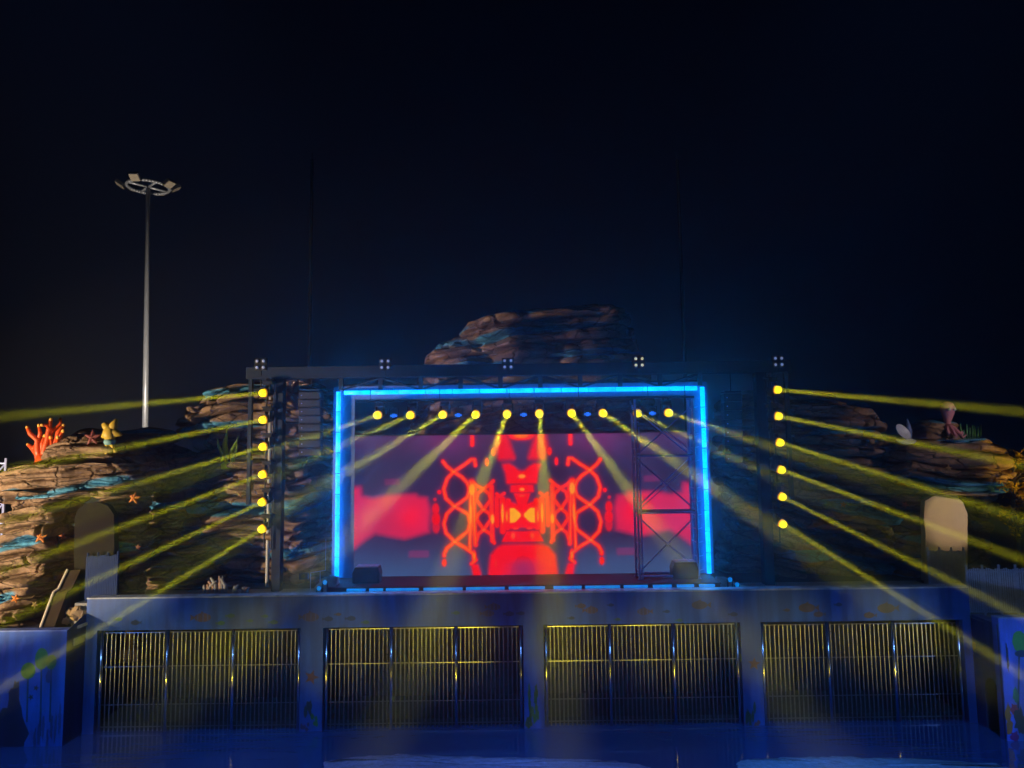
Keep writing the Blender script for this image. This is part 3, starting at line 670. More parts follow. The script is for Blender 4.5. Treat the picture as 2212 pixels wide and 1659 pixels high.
Cc = [(815, 897, -1, .33), (886, 897, -1, .44), (956, 896, -1, .593), (1027, 896, -1, .95), (1095, 895, -.377, 1), (1165, 894, .07, 1), (1235, 893, .75, 1), (1303, 893, 1, .675), (1378, 893, 1, .46), (1445, 892, 1, .33)]
for k, (x, y, dx, dy) in enumerate(Cc):
    n = math.hypot(dx, dy); dx, dy = dx/n*200, dy/n*200
    todo.append((x, y, 28.1, x+dx, y+dy, 5.2, 'yellow beam light in the row above the screen, %s from the left' % names[k], 'yellow beam lights in the row above the screen'))
srcs = [proto]+[copy_tree(proto) for _ in todo[1:]]
for i, (t, a) in enumerate(zip(srcs, todo)):
    e = BE*(.12 if i >= 20 else .30 if i >= 12 else 1.4)
    sp = {12: 3.4, 13: 3.6, 14: 4.4, 15: 5.4, 16: 7.0, 17: 7.0, 18: 5.4, 19: 4.2, 20: 3.4, 21: 3.4}.get(i, 2.9)
    e *= {12: .4, 13: .5, 14: .8}.get(i, 1)
    place_head(t, a[0], a[1], a[2], a[3], a[4], a[5], a[6], a[7], energy=e, size=sp)
# hanging pipe for the row
zr = W(1128, 880, 28.1).z+.33
t = thing('hanging_pipe', 'dark horizontal pipe carrying the row of beam lights above the screen', 'pipe', (0, 28.1, zr))
m = MB(); m.tube((W(770, 880, 28.1).x, 28.1, zr), (W(1500, 880, 28.1).x, 28.1, zr), .04, 8); m.build('bar', M['truss'], t)
for x in (800, 950, 1100, 1250, 1400, 1480):
    X = W(x, 870, 28.1).x; m = MB(); m.tube((X, 28.1, zr+.03), (X, 28.1, zTs), .015, 6); m.build('cable', M['black'], t)
for s_, (col_) in enumerate((Lc, Rc)):
    X = W(col_[0][0]+(14 if s_ == 0 else -14), 900, HY+.35).x
    t = thing('light_ladder', ('dark vertical ladder carrying the left column of beam lights', 'dark vertical ladder carrying the right column of beam lights')[s_], 'rig', (X, HY+.4, W(600, 1180, HY).z))
    for dx in (-.14, .14):
        m = MB(); m.tube((X+dx, HY+.42, W(600, 1190, HY).z), (X+dx, HY+.42, zB), .03, 6); m.build('rail', M['truss'], t)
    for (x, y) in col_:
        z = W(x, y, HY).z+.52; m = MB(); m.cbox((X, HY+.3, z), (.5, .32, .05)); m.build('rung', M['truss'], t)
# blue par cans
parl = ['blue lamp between the first and second yellow lights of the row', 'blue lamp between the third and fourth yellow lights of the row', 'blue lamp between the fifth and sixth yellow lights of the row', 'blue lamp between the seventh and eighth yellow lights of the row', 'blue lamp between the ninth and tenth yellow lights, behind the scaffold']
def make_par():
    t = thing('wash_light', '', 'stage light')
    m = MB(); m.lathe([(.001, .2), (.08, .2), (.13, .1), (.15, -.05)], 18); m.v = [(v[0], v[2], v[1]) for v in m.v]; m.f = [f[::-1] for f in m.f]; m.build('can', M['black'], t, smooth=True)
    m = MB(); m.cbox((-.17, 0, .12), (.02, .05, .32)); m.cbox((.17, 0, .12), (.02, .05, .32)); m.cbox((0, 0, .28), (.36, .05, .02)); m.tube((0, 0, .28), (0, 0, .36), .02); m.build('bracket', M['black'], t)
    m = MB()
    for i in range(-3, 4):
        for j in range(-2, 3):
            x, z = i*.042+(j % 2)*.021, j*.03
            if (x/.14)**2+(z/.075)**2 < 1: m.lathe([(.017, 0), (.012, .012), (.0005, .016)], 8, c=(0, 0, 0)); 
            else: continue
            for q in range(24): 
                v = m.v[-24+q]; m.v[-24+q] = (v[0]+x, -.06-v[2], v[1]+z)
    m.build('lens', M['bluelens'], t)
    return t
pp = make_par(); ps = [pp]+[copy_tree(pp) for _ in range(4)]
for t, (x, y), lb in zip(ps, ((851, 898), (990, 897), (1131, 896), (1269, 895), (1409, 893)), parl):
    t.location = W(x, y, 28.05); props(t, lb, 'stage light', 'blue wash lights between the yellow ones')
# four-lamp blinders on top
def make_blinder(warm=False):
    t = thing('blinder_light', '', 'stage light')
    m = MB(); m.cbox((0, .05, 0), (.5, .1, .5)); m.tube((0, .05, -.25), (0, .05, -.45), .03); m.build('housing', M['black'], t, bevel=.03)
    for (x, z) in ((-.13, .13), (.13, .13), (-.13, -.13), (.13, -.13)):
        m = MB(); m.lathe([(.105, 0), (.09, .02), (.02, .05), (.001, .05)], 14); m.v = [(v[0]+x, -.005-v[2], v[1]+z) for v in m.v]; m.build('cup', M['black'], t, smooth=True)
        m = MB(); m.lathe([(.06, .05), (.04, .085), (.001, .1)], 12); m.v = [(v[0]+x, -.005-v[2], v[1]+z) for v in m.v]; m.build('bulb', M['warmlens'] if warm else M['whitelens'], t, smooth=True)
    return t
b1 = make_blinder(); bs = [b1]+[copy_tree(b1) for _ in range(3)]; bw = make_blinder(True)
bs.insert(3, bw)
bl = ['four-bulb lamp on the left end of the top beam', 'four-bulb lamp on the top beam above the left LED strip', 'four-bulb lamp in the middle of the top beam in front of the mountain', 'four-bulb lamp with warmer bulbs on the top beam above the scaffold', 'four-bulb lamp on the right end of the top beam']
for t, (x, y), lb in zip(bs, ((563, 787), (832, 787), (1097, 786), (1380, 782), (1681, 781)), bl):
    t.location = W(x, y, 28.7); props(t, lb, 'stage light', 'four-bulb lamps on the top beam'); t.name = 'blinder_light'

# line arrays
def line_array(x0, x1, y0, y1, label):
    a = W(x0, y0, 28.6); b_ = W(x1, y1, 28.6); n = 8
    t = thing('line_array', label, 'loudspeaker', ((a.x+b_.x)/2, 28.6, a.z), 'hanging loudspeaker columns')
    H = (a.z-b_.z)/n; Wd = b_.x-a.x
    m = MB(); m.cbox(((a.x+b_.x)/2, 28.75, a.z+.06), (Wd*.9, .5, .06)); m.tube(((a.x+b_.x)/2, 28.75, a.z+.06), ((a.x+b_.x)/2, 28.75, zB), .02); m.build('bumper', M['truss'], t)
    for k in range(n):
        z1 = a.z-H*k; m = MB(); m.box((a.x, 28.5+.02*k, z1-H+.012), (b_.x, 29.0, z1-.012)); c = m.build('cabinet', M['black'], t, bevel=.015)
        m = MB(); m.box((a.x+.06, 28.49+.02*k, z1-H+.05), (b_.x-.06, 28.499+.02*k, z1-.05)); m.build('grille', M['dark'], c, world=True)
        m = MB(); m.tube((a.x+.12, 28.47+.02*k, z1-H/2), (a.x+.12, 28.489+.02*k, z1-H/2), .028, 8); m.build('badge', M['scaff'], c, world=True)
line_array(647, 692, 846, 985, 'black hanging loudspeaker column left of the stage portal')
line_array(1562, 1607, 850, 1000, 'black hanging loudspeaker column right of the stage portal')

# scaffold tower on stage
CY_ = 27.75
def scx(x, y, Y=CY_): return W(x, y, Y).x
xa, xb = (scx(1370, 870)+scx(1383, 1235))/2, (scx(1497, 870)+scx(1508, 1235))/2
z0s = ZS+.01; z1s = W(1440, 862, CY_).z
t = thing('scaffold_tower', 'grey metal scaffold tower standing at the right of the stage', 'scaffold', ((xa+xb)/2, CY_+.3, ZS))
for yy in (CY_, CY_+.75):
    for x in (xa, xb):
        m = MB(); m.tube((x, yy, z0s), (x, yy, z1s), .05, 8)
        if x == xa: m.tube((x+.12, yy, z0s), (x+.12, yy, z1s-1.1), .035, 8)
        m.build('upright', M['scaff'], t)
zl = [W(1440, yy, CY_).z for yy in (985, 1107)]
for z in zl+[z0s+.12]:
    for yy in (CY_, CY_+.75):
        m = MB(); m.tube((xa, yy-.04, z), (xb, yy-.04, z), .04 if z != zl[0] else .035, 8); m.build('ledger', M['scaff'], t)
for z in zl: m = MB(); m.box((xa+.05, CY_+.02, z+.03), (xb-.05, CY_+.72, z+.07)); m.build('platform', M['truss'], t)
lv = [z0s+.25]+zl[::-1]+[z1s-.15]
for k in range(3):
    for yy, fl in ((CY_-.05, k % 2), (CY_+.8, (k+1) % 2)):
        m = MB()
        a, b_ = (lv[k]+.05, lv[k+1]-.1)
        m.tube((xa, yy, a if not fl else b_), (xb, yy, b_ if not fl else a), .032, 6); m.build('brace', M['scaff'], t)
    m = MB(); m.tube((xa, CY_-.06, lv[k+1]-.18 if (k % 2 == 0) else lv[k]+.1), (xb, CY_-.06, lv[k]+.1 if (k % 2 == 0) else lv[k+1]-.18), .018, 6); m.build('brace', M['scaff'], t)
for x in (xa, xb):
    z = z0s+.3
    while z < z1s-.1:
        m = MB(); m.tube((x+.0, CY_, z), (x+.0, CY_+.75, z), .018, 6)
        if x == xa: m.tube((x, CY_, z), (x+.12, CY_, z), .02, 6)
        else: m.tube((x, CY_, z), (x+.2, CY_+.05, z+.05), .018, 6)
        m.build('rung', M['scaff'], t); z += .52
for x in (xa, xb):
    for yy in (CY_, CY_+.75): m = MB(); m.cbox((x, yy, z0s+.01), (.16, .16, .03)); m.build('foot', M['scaff'], t)

# stage monitors
def monitor(x, y0, y1, wpx, label, tall=False):
    Y = 27.9; c = W(x, y1, Y); u = Y/F*1024/2212; h = (y1-y0)*u; wd = wpx*u; z = ZS+.006
    t = thing('stage_monitor', label, 'loudspeaker', (c.x, Y, z), 'boxes standing on the stage floor')
    m = MB(); pts = [(-wd/2, z), (wd/2, z), (wd/2+.02, z+h*.55), (wd/2-.04, z+h*.94), (-wd/2+.08, z+h*.94), (-wd/2-.02, z+h*.6)]
    m.prism([(c.x+px, pz) for px, pz in pts], Y-.25, Y+.35); m.build('cabinet', M['black'], t, bevel=.03)
    m = MB(); m.box((c.x-wd/2+.1, Y-.22, z+h*.94+.002), (c.x+wd/2-.05, Y+.34, z+h)); m.build('lit_top', mat('blue_lit_top', (.5, .55, .7), .25), t, bevel=.01)  # pale blue top: LED light on the box put into the colour
    m = MB(); m.box((c.x-wd/2+.1, Y-.27, z+.06), (c.x+wd/2-.1, Y-.251, z+h*.8)); m.build('grille', M['dark'], t)
    m = MB(); m.tube((c.x-.08, Y-.28, z+h*.87), (c.x+.08, Y-.28, z+h*.87), .02, 6); m.build('handle', M['truss'], t)
monitor(793, 1212, 1247, 56, 'dark boxy stage monitor at the left of the stage in front of the screen')
monitor(1478, 1203, 1240, 52, 'dark boxy case at the right of the stage beside the scaffold foot')

# side heaps with little blue lamps at both stage ends
def heap(pts, label, Y=27.0):
    m = MB(); zb_ = ZT-.34
    top_ = [W(x, y, Y) for x, y in pts]; vs = []; fs = []; n = len(top_)
    for p in top_:
        for k, (dy, f_) in enumerate(((-.35, .15), (-.15, .7), (0, 1), (.4, .85), (.8, .1))):
            h = (p.z-zb_)*f_+random.uniform(-.03, .03); vs.append((p.x+random.uniform(-.04, .04), Y+dy+.35, zb_+max(0, h)))
    for i in range(n-1):
        for k in range(4): fs.append((i*5+k, (i+1)*5+k, (i+1)*5+k+1, i*5+k+1))
    fs.append((0, 1, 2, 3, 4)); fs.append(tuple((n-1)*5+k for k in (4, 3, 2, 1, 0)))
    m.add(vs, fs); o = m.build('tarp_heap', M['cloth'], smooth=True); return props(o, label, 'tarp', 'covered heaps at the stage ends')
heap([(655, 1284), (668, 1278), (680, 1268), (690, 1258), (700, 1252), (708, 1246), (722, 1248)], 'pale tarp covered heap sloping up at the left end of the stage')
heap([(1556, 1247), (1570, 1250), (1585, 1256), (1600, 1264), (1615, 1270), (1625, 1278)], 'pale tarp covered heap sloping down at the right end of the stage')
def small_lamp(x, y, label):
    c = W(x, y, 26.75); t = thing('small_lamp', label, 'lamp', c, 'little blue lamps at the stage ends')
    m = MB(); m.lathe([(.001, .1), (.07, .08), (.1, 0)], 14); m.v = [(c.x+v[0], c.y+v[2], c.z+v[1]) for v in m.v]; m.build('housing', M['black'], t, smooth=True)
    m = MB(); m.lathe([(.09, 0), (.06, .04), (.001, .055)], 14); m.v = [(c.x+v[0], c.y-v[2], c.z+v[1]) for v in m.v]; m.build('lens', M['led_lamp'], t, smooth=True)
    m = MB(); m.box((c.x-.1, c.y-.02, ZT-.33), (c.x-.07, c.y+.06, c.z)); m.box((c.x+.07, c.y-.02, ZT-.33), (c.x+.1, c.y+.06, c.z)); m.build('stand', M['truss'], t)
small_lamp(702, 1258, 'upper small round blue lamp at the left end of the stage'); small_lamp(689, 1271, 'lower small round blue lamp at the left end of the stage')
small_lamp(1577, 1252, 'upper small round blue lamp at the right end of the stage'); small_lamp(1592, 1263, 'lower small round blue lamp at the right end of the stage')
# little stand with camera box left of the stage
c = W(684, 1262, 27.6); t = thing('equipment_stand', 'thin metal stand with a small box left of the stage', 'stand', (c.x, 27.6, ZT-.34))
ztp = W(684, 1234, 27.6).z; xa2, xb2 = W(671, 1240, 27.6).x, W(703, 1240, 27.6).x
m = MB(); m.tube((xa2, 27.6, ZT-.34), (xa2, 27.6, ztp-.05), .015, 6); m.tube((xa2, 27.6, ztp-.05), (xb2, 27.6, ztp+.03), .015, 6); m.tube((xb2, 27.6, ztp+.03), (xb2, 27.6, ztp+1.2), .012, 6); m.tube((xb2-.2, 27.6, ZT-.34), (xb2-.2, 27.6, ztp+.02), .015, 6); m.build('frame', M['scaff'], t)
m = MB(); m.cbox((xa2-.25, 27.6, W(671, 1244, 27.6).z), (.34, .2, .24)); m.build('box', M['fence'], t, bevel=.02)
m = MB(); m.tube((xa2-.25, 27.48, W(671, 1244, 27.6).z), (xa2-.25, 27.5, W(671, 1244, 27.6).z), .08, 14); m.build('lens', M['black'], t)

# ------------------------------------------------------------------ rockwork
BR1 = np.array((.30, .185, .115)); BR2 = np.array((.17, .10, .075)); BR3 = np.array((.42, .30, .19)); BLU = np.array((.07, .29, .52))
def rock(rows, Y, depth, name, parent, bands=(), seed=0, amp=.35, tilt=0., nang=170, nrow=None, lay=.75, dark=1.0):
    """stacked-strata rock: closed surface whose silhouette follows the rows (y, xleft, xright)"""
    P = [((W(l, y, Y)), (W(r, y, Y))) for y, l, r in rows]
    zs0 = np.array([(a.z+b.z)/2 for a, b in P]); xl = np.array([a.x for a, b in P]); xr = np.array([b.x for a, b in P])
    o_ = np.argsort(zs0); zs0, xl, xr = zs0[o_], xl[o_], xr[o_]
    H = zs0[-1]-zs0[0]; nrow = nrow or max(24, int(H/.045))
    z = np.linspace(zs0[0], zs0[-1], nrow); L = np.interp(z, zs0, xl); Rr = np.interp(z, zs0, xr)
    cx = (L+Rr)/2; hw = np.maximum((Rr-L)/2, .03)
    vs = []; cols = []
    sd = seed*17.3
    ub = [( [W(x, y, Y-.0) for x, y in line], th) for line, th in bands]
    ubx = [(np.array([p.x for p in l]), np.array([p.z for p in l]), th) for l, th in ub]
    for i in range(nrow):
        hd = min(depth, hw[i]*1.1+.15); 
        capf = 1-.0*z[i]
        for k in range(nang):
            t = 2*math.pi*k/nang; c, s = math.cos(t), math.sin(t)
            e = .62
            ux = math.copysign(abs(c)**e, c); uy = math.copysign(abs(s)**e, s)
            x = cx[i]+hw[i]*ux; y = Y+hd*uy
            # strata: beds of uneven thickness, each with its own overhang, cut by a few joints
            q = z[i]*1.0+tilt*x+.45*mnoise.noise(Vector((x*.20+sd, y*.2, z[i]*.12)))+.16*mnoise.noise(Vector((x*.7+sd, y*.7, 5)))
            qq = q*3.1*lay+1.1*mnoise.noise(Vector((sd, 2.2, q*.9*lay))); ce = math.floor(qq); uu = qq-ce
            hs = ((math.sin(ce*12.9898+sd)*43758.5453) % 1)-.5
            var = mnoise.noise(Vector((x*.33+ce*7.7, y*.33, sd)))
            bul = 1-abs(2*uu-1.12)**2.6
            jn = abs(((x*.37+y*.2+hs*3+.3*mnoise.noise(Vector((x, y, z[i])))) % 1)-.5)
            l1 = hs*1.5+var*1.6+(bul-.6)*.7-.9*math.exp(-(min(uu, 1-uu)/.09)**2)-(.7 if jn < .03 else 0)
            l2 = mnoise.noise(Vector((x*.5+sd, y*.5, q*2.2))); l3 = mnoise.noise(Vector((x*1.3+sd, y*1.3, q*7)))
            blk = mnoise.noise(Vector((x*.45+sd, y*.45, z[i]*.4)))*1.2+.5*mnoise.noise(Vector((x*1.4+sd, y*1.4, z[i]*1.8)))
            dsp = amp*(l1*.62+l2*.4+l3*.2+blk*1.0)
            nn = Vector((ux/max(hw[i], .2)*min(hw[i], 1), uy, 0)); 
            if nn.length > 0: nn.normalize()
            lim = min(1, hw[i]/.8)
            x2 = x+nn.x*dsp*.8*lim; y2 = y+nn.y*dsp*1.5*lim; z2 = z[i]+.1*mnoise.noise(Vector((x*.9+sd, y*.9, 2)))*lim
            vs.append((x2, y2, z2))
            m_ = .5+.35*math.tanh(2*l2)+.3*hs; h_ = .5+.5*l3
            col = BR2*(1-m_)+BR1*m_; col = col*(1-.35*h_)+BR3*.35*h_
            for bx, bz, th in ubx:
                if bx[0]-.15 < x < bx[-1]+.15 and s < .5:
                    zc = np.interp(x, bx, bz); dz = abs(z[i]-zc)-th*min(1, .25+(x-bx[0]+.15)/.9, .25+(bx[-1]+.15-x)/.9)*(1+.6*mnoise.noise(Vector((x*1.3, 3+sd, z[i]))))
                    f = min(1, max(0, 1-dz/.05)) if dz > 0 else 1
                    f *= min(1, (x-bx[0]+.15)/.25, (bx[-1]+.15-x)/.25) if dz < .05 else 0
                    col = col*(1-f)+BLU*f*(1+.3*l3)
            cols.append(tuple(np.clip(col*dark, 0, 1))+(1,))
    fs = []
    for i in range(nrow-1):
        for k in range(nang):
            k2 = (k+1) % nang; fs.append((i*nang+k, i*nang+k2, (i+1)*nang+k2, (i+1)*nang+k))
    b_ = len(vs); vs.append((cx[0], Y, z[0])); vs.append((cx[-1], Y, z[-1]+.04)); cols += [cols[0], cols[-1]]
    for k in range(nang): fs.append((b_, (k+1) % nang, k)); fs.append((b_+1, (nrow-1)*nang+k, (nrow-1)*nang+(k+1) % nang))
    me = bpy.data.meshes.new(name); off = Vector(parent.location) if parent else Vector((0, 0, 0))
    me.from_pydata([tuple(Vector(v)-off) for v in vs], [], fs)
    at = me.color_attributes.new('Col', 'FLOAT_COLOR', 'POINT'); at.data.foreach_set('color', np.array(cols).reshape(-1))
    me.materials.append(M['rock']); me.polygons.foreach_set('use_smooth', [True]*len(me.polygons))
    o = bpy.data.objects.new(name, me); link(o)
    if parent: o.parent = parent
    return o
YA = 28.4; g0 = ZT-.4
def gy(x, Y): # display y of ground there
    return 1420
ta = thing('rock_arch', 'lit brown layered rock arch with blue streaks at the left', 'rock', (W(150, 1300, YA).x, YA, g0))
rock([(1056, 40, 176), (1075, 50, 172), (1095, 62, 164), (1119, 36, 162), (1145, 26, 160), (1170, 24, 160), (1191, 22, 158), (1217, 16, 152), (1243, 2, 146), (1270, -20, 140), (1300, -40, 128), (1330, -50, 118), (1420, -60, 105)], YA, 2.2, 'left_pillar', ta,
     bands=(([(20, 1196), (45, 1178), (70, 1170), (110, 1160), (140, 1155)], .17), ([(38, 1288), (55, 1280), (75, 1272), (92, 1268)], .15), ([(44, 1062), (80, 1070)], .15)), seed=1, amp=.42, tilt=-.12)
rock([(1000, 100, 330), (1004, 78, 335), (1012, 48, 338), (1020, 41, 340), (1040, 40, 340), (1058, 42, 338), (1068, 60, 322)], YA, 2.0, 'lintel', ta,
     bands=(([(44, 1066), (70, 1072), (110, 1060), (160, 1062), (185, 1060), (215, 1052), (285, 1036), (325, 1030)], .16),), seed=2, amp=.22, tilt=-.08, lay=1.4)
rock([(926, 190, 205), (930, 186, 222), (940, 178, 250), (955, 172, 290), (966, 145, 310), (982, 130, 322), (1004, 106, 334)], YA+.4, 1.9, 'crest', ta, seed=3, amp=.2, tilt=-.05)
rock([(1050, 238, 318), (1064, 220, 316), (1085, 238, 314), (1100, 248, 308), (1140, 246, 310), (1170, 243, 316), (1200, 243, 312), (1225, 240, 300), (1250, 252, 300), (1290, 256, 306), (1420, 256, 310)], YA, 1.3, 'right_pillar', ta,
     bands=(([(240, 1184), (270, 1178), (310, 1176)], .22),), seed=4, amp=.25, lay=1.2, nang=110)
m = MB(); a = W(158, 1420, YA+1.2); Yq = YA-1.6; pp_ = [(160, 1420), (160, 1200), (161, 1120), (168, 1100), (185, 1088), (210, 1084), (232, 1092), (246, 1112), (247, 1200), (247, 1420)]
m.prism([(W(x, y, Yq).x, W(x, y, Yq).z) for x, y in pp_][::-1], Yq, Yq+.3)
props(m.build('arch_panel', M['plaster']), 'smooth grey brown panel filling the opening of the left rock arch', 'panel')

tb = thing('disc_rock', 'flat disc shaped rock ledge with a blue edge right of the left arch top', 'rock', (W(320, 940, 31).x, 31, W(320, 1000, 31).z))
rock([(924, 312, 335), (928, 295, 362), (934, 278, 378), (941, 272, 384), (948, 285, 380), (958, 296, 370), (990, 320, 430), (1030, 322, 440), (1090, 322, 430), (1420, 322, 440)], 31.2, 1.8, 'ledge', tb,
     bands=(([(278, 940), (310, 935), (345, 932), (384, 934)], .08), ([(330, 1090), (440, 1086)], .14)), seed=5, amp=.18, nang=120)
tc_ = thing('rock_cliff', 'tall brown layered rock with blue bands behind the left light column', 'rock', (W(560, 1100, 32.5).x, 32.5, g0))
rock([(830, 560, 645), (834, 535, 690), (845, 488, 712), (856, 462, 718), (872, 441, 722), (895, 421, 724), (915, 412, 724), (932, 404, 724), (942, 410, 724), (960, 440, 726), (1000, 440, 730), (1038, 424, 732), (1060, 424, 735), (1100, 400, 738), (1200, 380, 742), (1420, 370, 745)], 32.5, 2.6, 'cliff', tc_,
     bands=(([(440, 876), (470, 862), (520, 856), (575, 852), (600, 842)], .14), ([(424, 940), (470, 928), (520, 924), (600, 922)], .12), ([(440, 1088), (500, 1084), (560, 1090), (620, 1090), (680, 1082), (730, 1066)], .24), ([(608, 1190), (650, 1180), (690, 1170), (740, 1165)], .2)), seed=6, amp=.42, tilt=-.1, nang=190)
td = thing('rock_mountain', 'dim rounded rock mountain with pale blue streaks rising behind the stage', 'rock', (W(1140, 900, 38).x, 38, g0))
rock([(673, 1205, 1245), (679, 1175, 1275), (688, 1118, 1325), (696, 1078, 1348), (708, 1032, 1358), (717, 1008, 1361), (735, 992, 1364), (746, 985, 1366), (752, 965, 1367), (763, 939, 1369), (775, 928, 1371), (789, 919, 1373), (835, 902, 1395), (940, 890, 1420), (1300, 880, 1450)], 38, 4.5, 'mountain', td,
     bands=(([(995, 734), (1020, 732)], .1), ([(1075, 716), (1100, 708), (1150, 708)], .1), ([(1020, 770), (1060, 758), (1100, 750), (1180, 738), (1290, 728)], .16), ([(930, 768), (970, 758), (1020, 765)], .18), ([(1180, 786), (1260, 784), (1370, 776)], .12), ([(1000, 810), (1060, 806), (1100, 806)], .12)), seed=8, amp=.5, tilt=-.14, lay=.5, nang=220)
te = thing('rock_cliff', 'very dark layered rock cliff behind the right light column', 'rock', (W(1740, 1100, 33).x, 33, g0))
rock([(846, 1600, 1690), (855, 1580, 1740), (870, 1572, 1790), (890, 1570, 1850), (930, 1566, 1880), (1000, 1560, 1890), (1100, 1560, 1905), (1200, 1560, 1925), (1300, 1555, 1930), (1420, 1555, 1940)], 33, 2.6, 'cliff', te,
     bands=(([(1700, 940), (1760, 932), (1850, 928)], .12), ([(1735, 1078), (1800, 1085), (1860, 1112), (1920, 1128)], .26), ([(1650, 1184), (1750, 1180), (1850, 1205), (1925, 1240)], .2)), seed=9, amp=.42, tilt=.1, nang=190)
YF = 31.0
tf = thing('rock_arch', 'dim layered rock arch with blue bands at the right', 'rock', (W(2000, 1300, YF).x, YF, g0))
rock([(952, 1935, 2110), (962, 1918, 2125), (980, 1912, 2140), (1010, 1915, 2150), (1035, 1918, 2150), (1050, 1930, 2145), (1062, 1950, 2140)], YF, 2.0, 'lintel', tf,
     bands=(([(1915, 1030), (1940, 1040), (1990, 1044), (2050, 1048), (2150, 1052)], .2), ([(1960, 948), (2010, 950), (2070, 952)], .1)), seed=10, amp=.3, tilt=.05)
rock([(1045, 1922, 2004), (1080, 1925, 2002), (1120, 1932, 2001), (1160, 1925, 2004), (1200, 1928, 2008), (1420, 1930, 2010)], YF, 1.3, 'left_pillar', tf, bands=(([(1930, 1156), (1960, 1158), (2000, 1160)], .14), ([(1925, 1240), (2000, 1250)], .1)), seed=11, amp=.25, nang=110)
rock([(1045, 2082, 2140), (1100, 2088, 2135), (1200, 2090, 2130), (1420, 2090, 2135)], YF, 1.3, 'right_pillar', tf, seed=12, amp=.22, nang=110)
rock([(908, 1990, 2020), (915, 1975, 2045), (925, 1962, 2050), (940, 1965, 2045), (956, 1955, 2060)], YF, 1.2, 'cap', tf, bands=(([(1975, 912), (2040, 914)], .05),), seed=13, amp=.12, nang=90)
m = MB(); pp_ = [(1998, 1420), (1999, 1150), (1996, 1120), (1998, 1082), (2020, 1070), (2040, 1063), (2062, 1068), (2080, 1085), (2090, 1110), (2090, 1200), (2092, 1420)]
Yq = YF-1.7; m.prism([(W(x, y, Yq).x, W(x, y, Yq).z) for x, y in pp_][::-1], Yq, Yq+.3)
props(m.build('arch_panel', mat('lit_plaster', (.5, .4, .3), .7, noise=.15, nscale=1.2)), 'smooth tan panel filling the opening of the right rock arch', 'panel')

# ------------------------------------------------------------------ sea creatures and plants of fibreglass
def starfish(x, y, r0, Y, col, label, rot=0., tiltx=0., fat=.32):
    d0 = ray(x*1024/2212, y*1024/2212).normalized(); hit, loc, nr, _, ob, _ = sc.ray_cast(bpy.context.view_layer.depsgraph, Vector((0, 0, CAMZ))+d0*5, d0)
    if hit and abs(loc.y-Y) < 4 and ob.name.split('.')[0] in ('left_pillar', 'right_pillar', 'lintel', 'crest', 'cliff', 'ledge', 'cap'): Y = loc.y-.42
    c = W(x, y, Y); u = Y/F*1024/2212*r0; m = MB(); n = 10; rings = 5; vs = [(0, -u*.28, 0)]; fs = []
    for q in range(1, rings+1):
        for i in range(n*2):
            t = math.pi*2*i/(n*2)+rot; arm = abs(((i/(n*2)*5) % 1)-.5)*2   # 1 on arm axis
            rr = u*(.40+.60*arm**1.6)*q/rings; hgt = -u*.28*(1-(q/rings)**2)*(.5+.5*arm)
            vs.append((rr*math.sin(t), hgt, rr*math.cos(t)))
    for i in range(n*2): fs.append((0, 1+i, 1+(i+1) % (n*2)))
    for q in range(rings-1):
        for i in range(n*2): a = 1+q*n*2+i; b_ = 1+q*n*2+(i+1) % (n*2); fs.append((a, a+n*2, b_+n*2, b_))
    k0 = len(vs); vs.append((0, u*.1, 0)); e = 1+(rings-1)*n*2
    for i in range(n*2): fs.append((k0, e+(i+1) % (n*2), e+i))
    m.add([(c.x+v[0], c.y+v[1], c.z+v[2]) for v in vs], fs)
    o = m.build('starfish', mat('starfish_'+str(len(bpy.data.materials)), col, .5, noise=.3, nscale=14, bump=.5, bscale=30), smooth=True)
    return props(o, label, 'starfish', 'starfish figures fixed to the rocks')
bpy.context.view_layer.update()
OR = (.62, .2, .03); RD = (.35, .06, .05)
starfish(88, 1159, 17, YA-2.55, OR, 'orange starfish on the blue streak of the left rock pillar', .1)
starfish(33, 1293, 11, YA-2.6, OR, 'small orange starfish near the bottom of the left rock pillar', .3)
starfish(75, 1306, 9, YA-2.4, (.2, .13, .04), 'dull olive starfish low on the left rock pillar', .5)
starfish(135, 1157, 9, YA-2.35, (.5, .13, .05), 'narrow red starfish at the right end of the blue streak of the left pillar', .9)
starfish(290, 1075, 16, YA-2.0, OR, 'orange starfish under the arch top on the right pillar', .2)
starfish(258, 1142, 9, YA-1.6, (.6, .35, .05), 'yellowish starfish halfway up the right pillar of the left arch', .4)
starfish(298, 1182, 8, YA-1.6, (.35, .12, .08), 'dull red starfish on the blue band of the right pillar', .1)
starfish(200, 945, 20, YA-1.9, (.22, .05, .05), 'dark red starfish on top of the left arch', .0)
starfish(632, 852, 38, 29.5, (.55, .17, .11), 'large red starfish left of the hanging loudspeaker column', .35)
starfish(648, 1180, 10, 29.8, (.05, .06, .07), 'small dark starfish on the pale blue patch beside the left column foot', .05)
starfish(519, 1068, 8, 29.7, (.35, .15, .05), 'tiny brown starfish above the blue band of the left cliff', .3)
starfish(500, 1083, 7, 29.7, (.3, .15, .05), 'tiny dark starfish on the left end of the cliff blue band', .6)
starfish(2049, 1012, 9, YF-2.3, (.35, .22, .08), 'small brown starfish on the top of the right arch', .0)
starfish(1955, 1090, 9, YF-1.6, (.5, .1, .05), 'small red starfish on the left pillar of the right arch', .5)
starfish(2130, 1105, 12, YF-1.8, (.4, .18, .05), 'brown starfish right of the tan panel', .5)
starfish(1822, 1090, 8, 30.3, (.28, .14, .06), 'tiny brown starfish on the dark right cliff', .2)

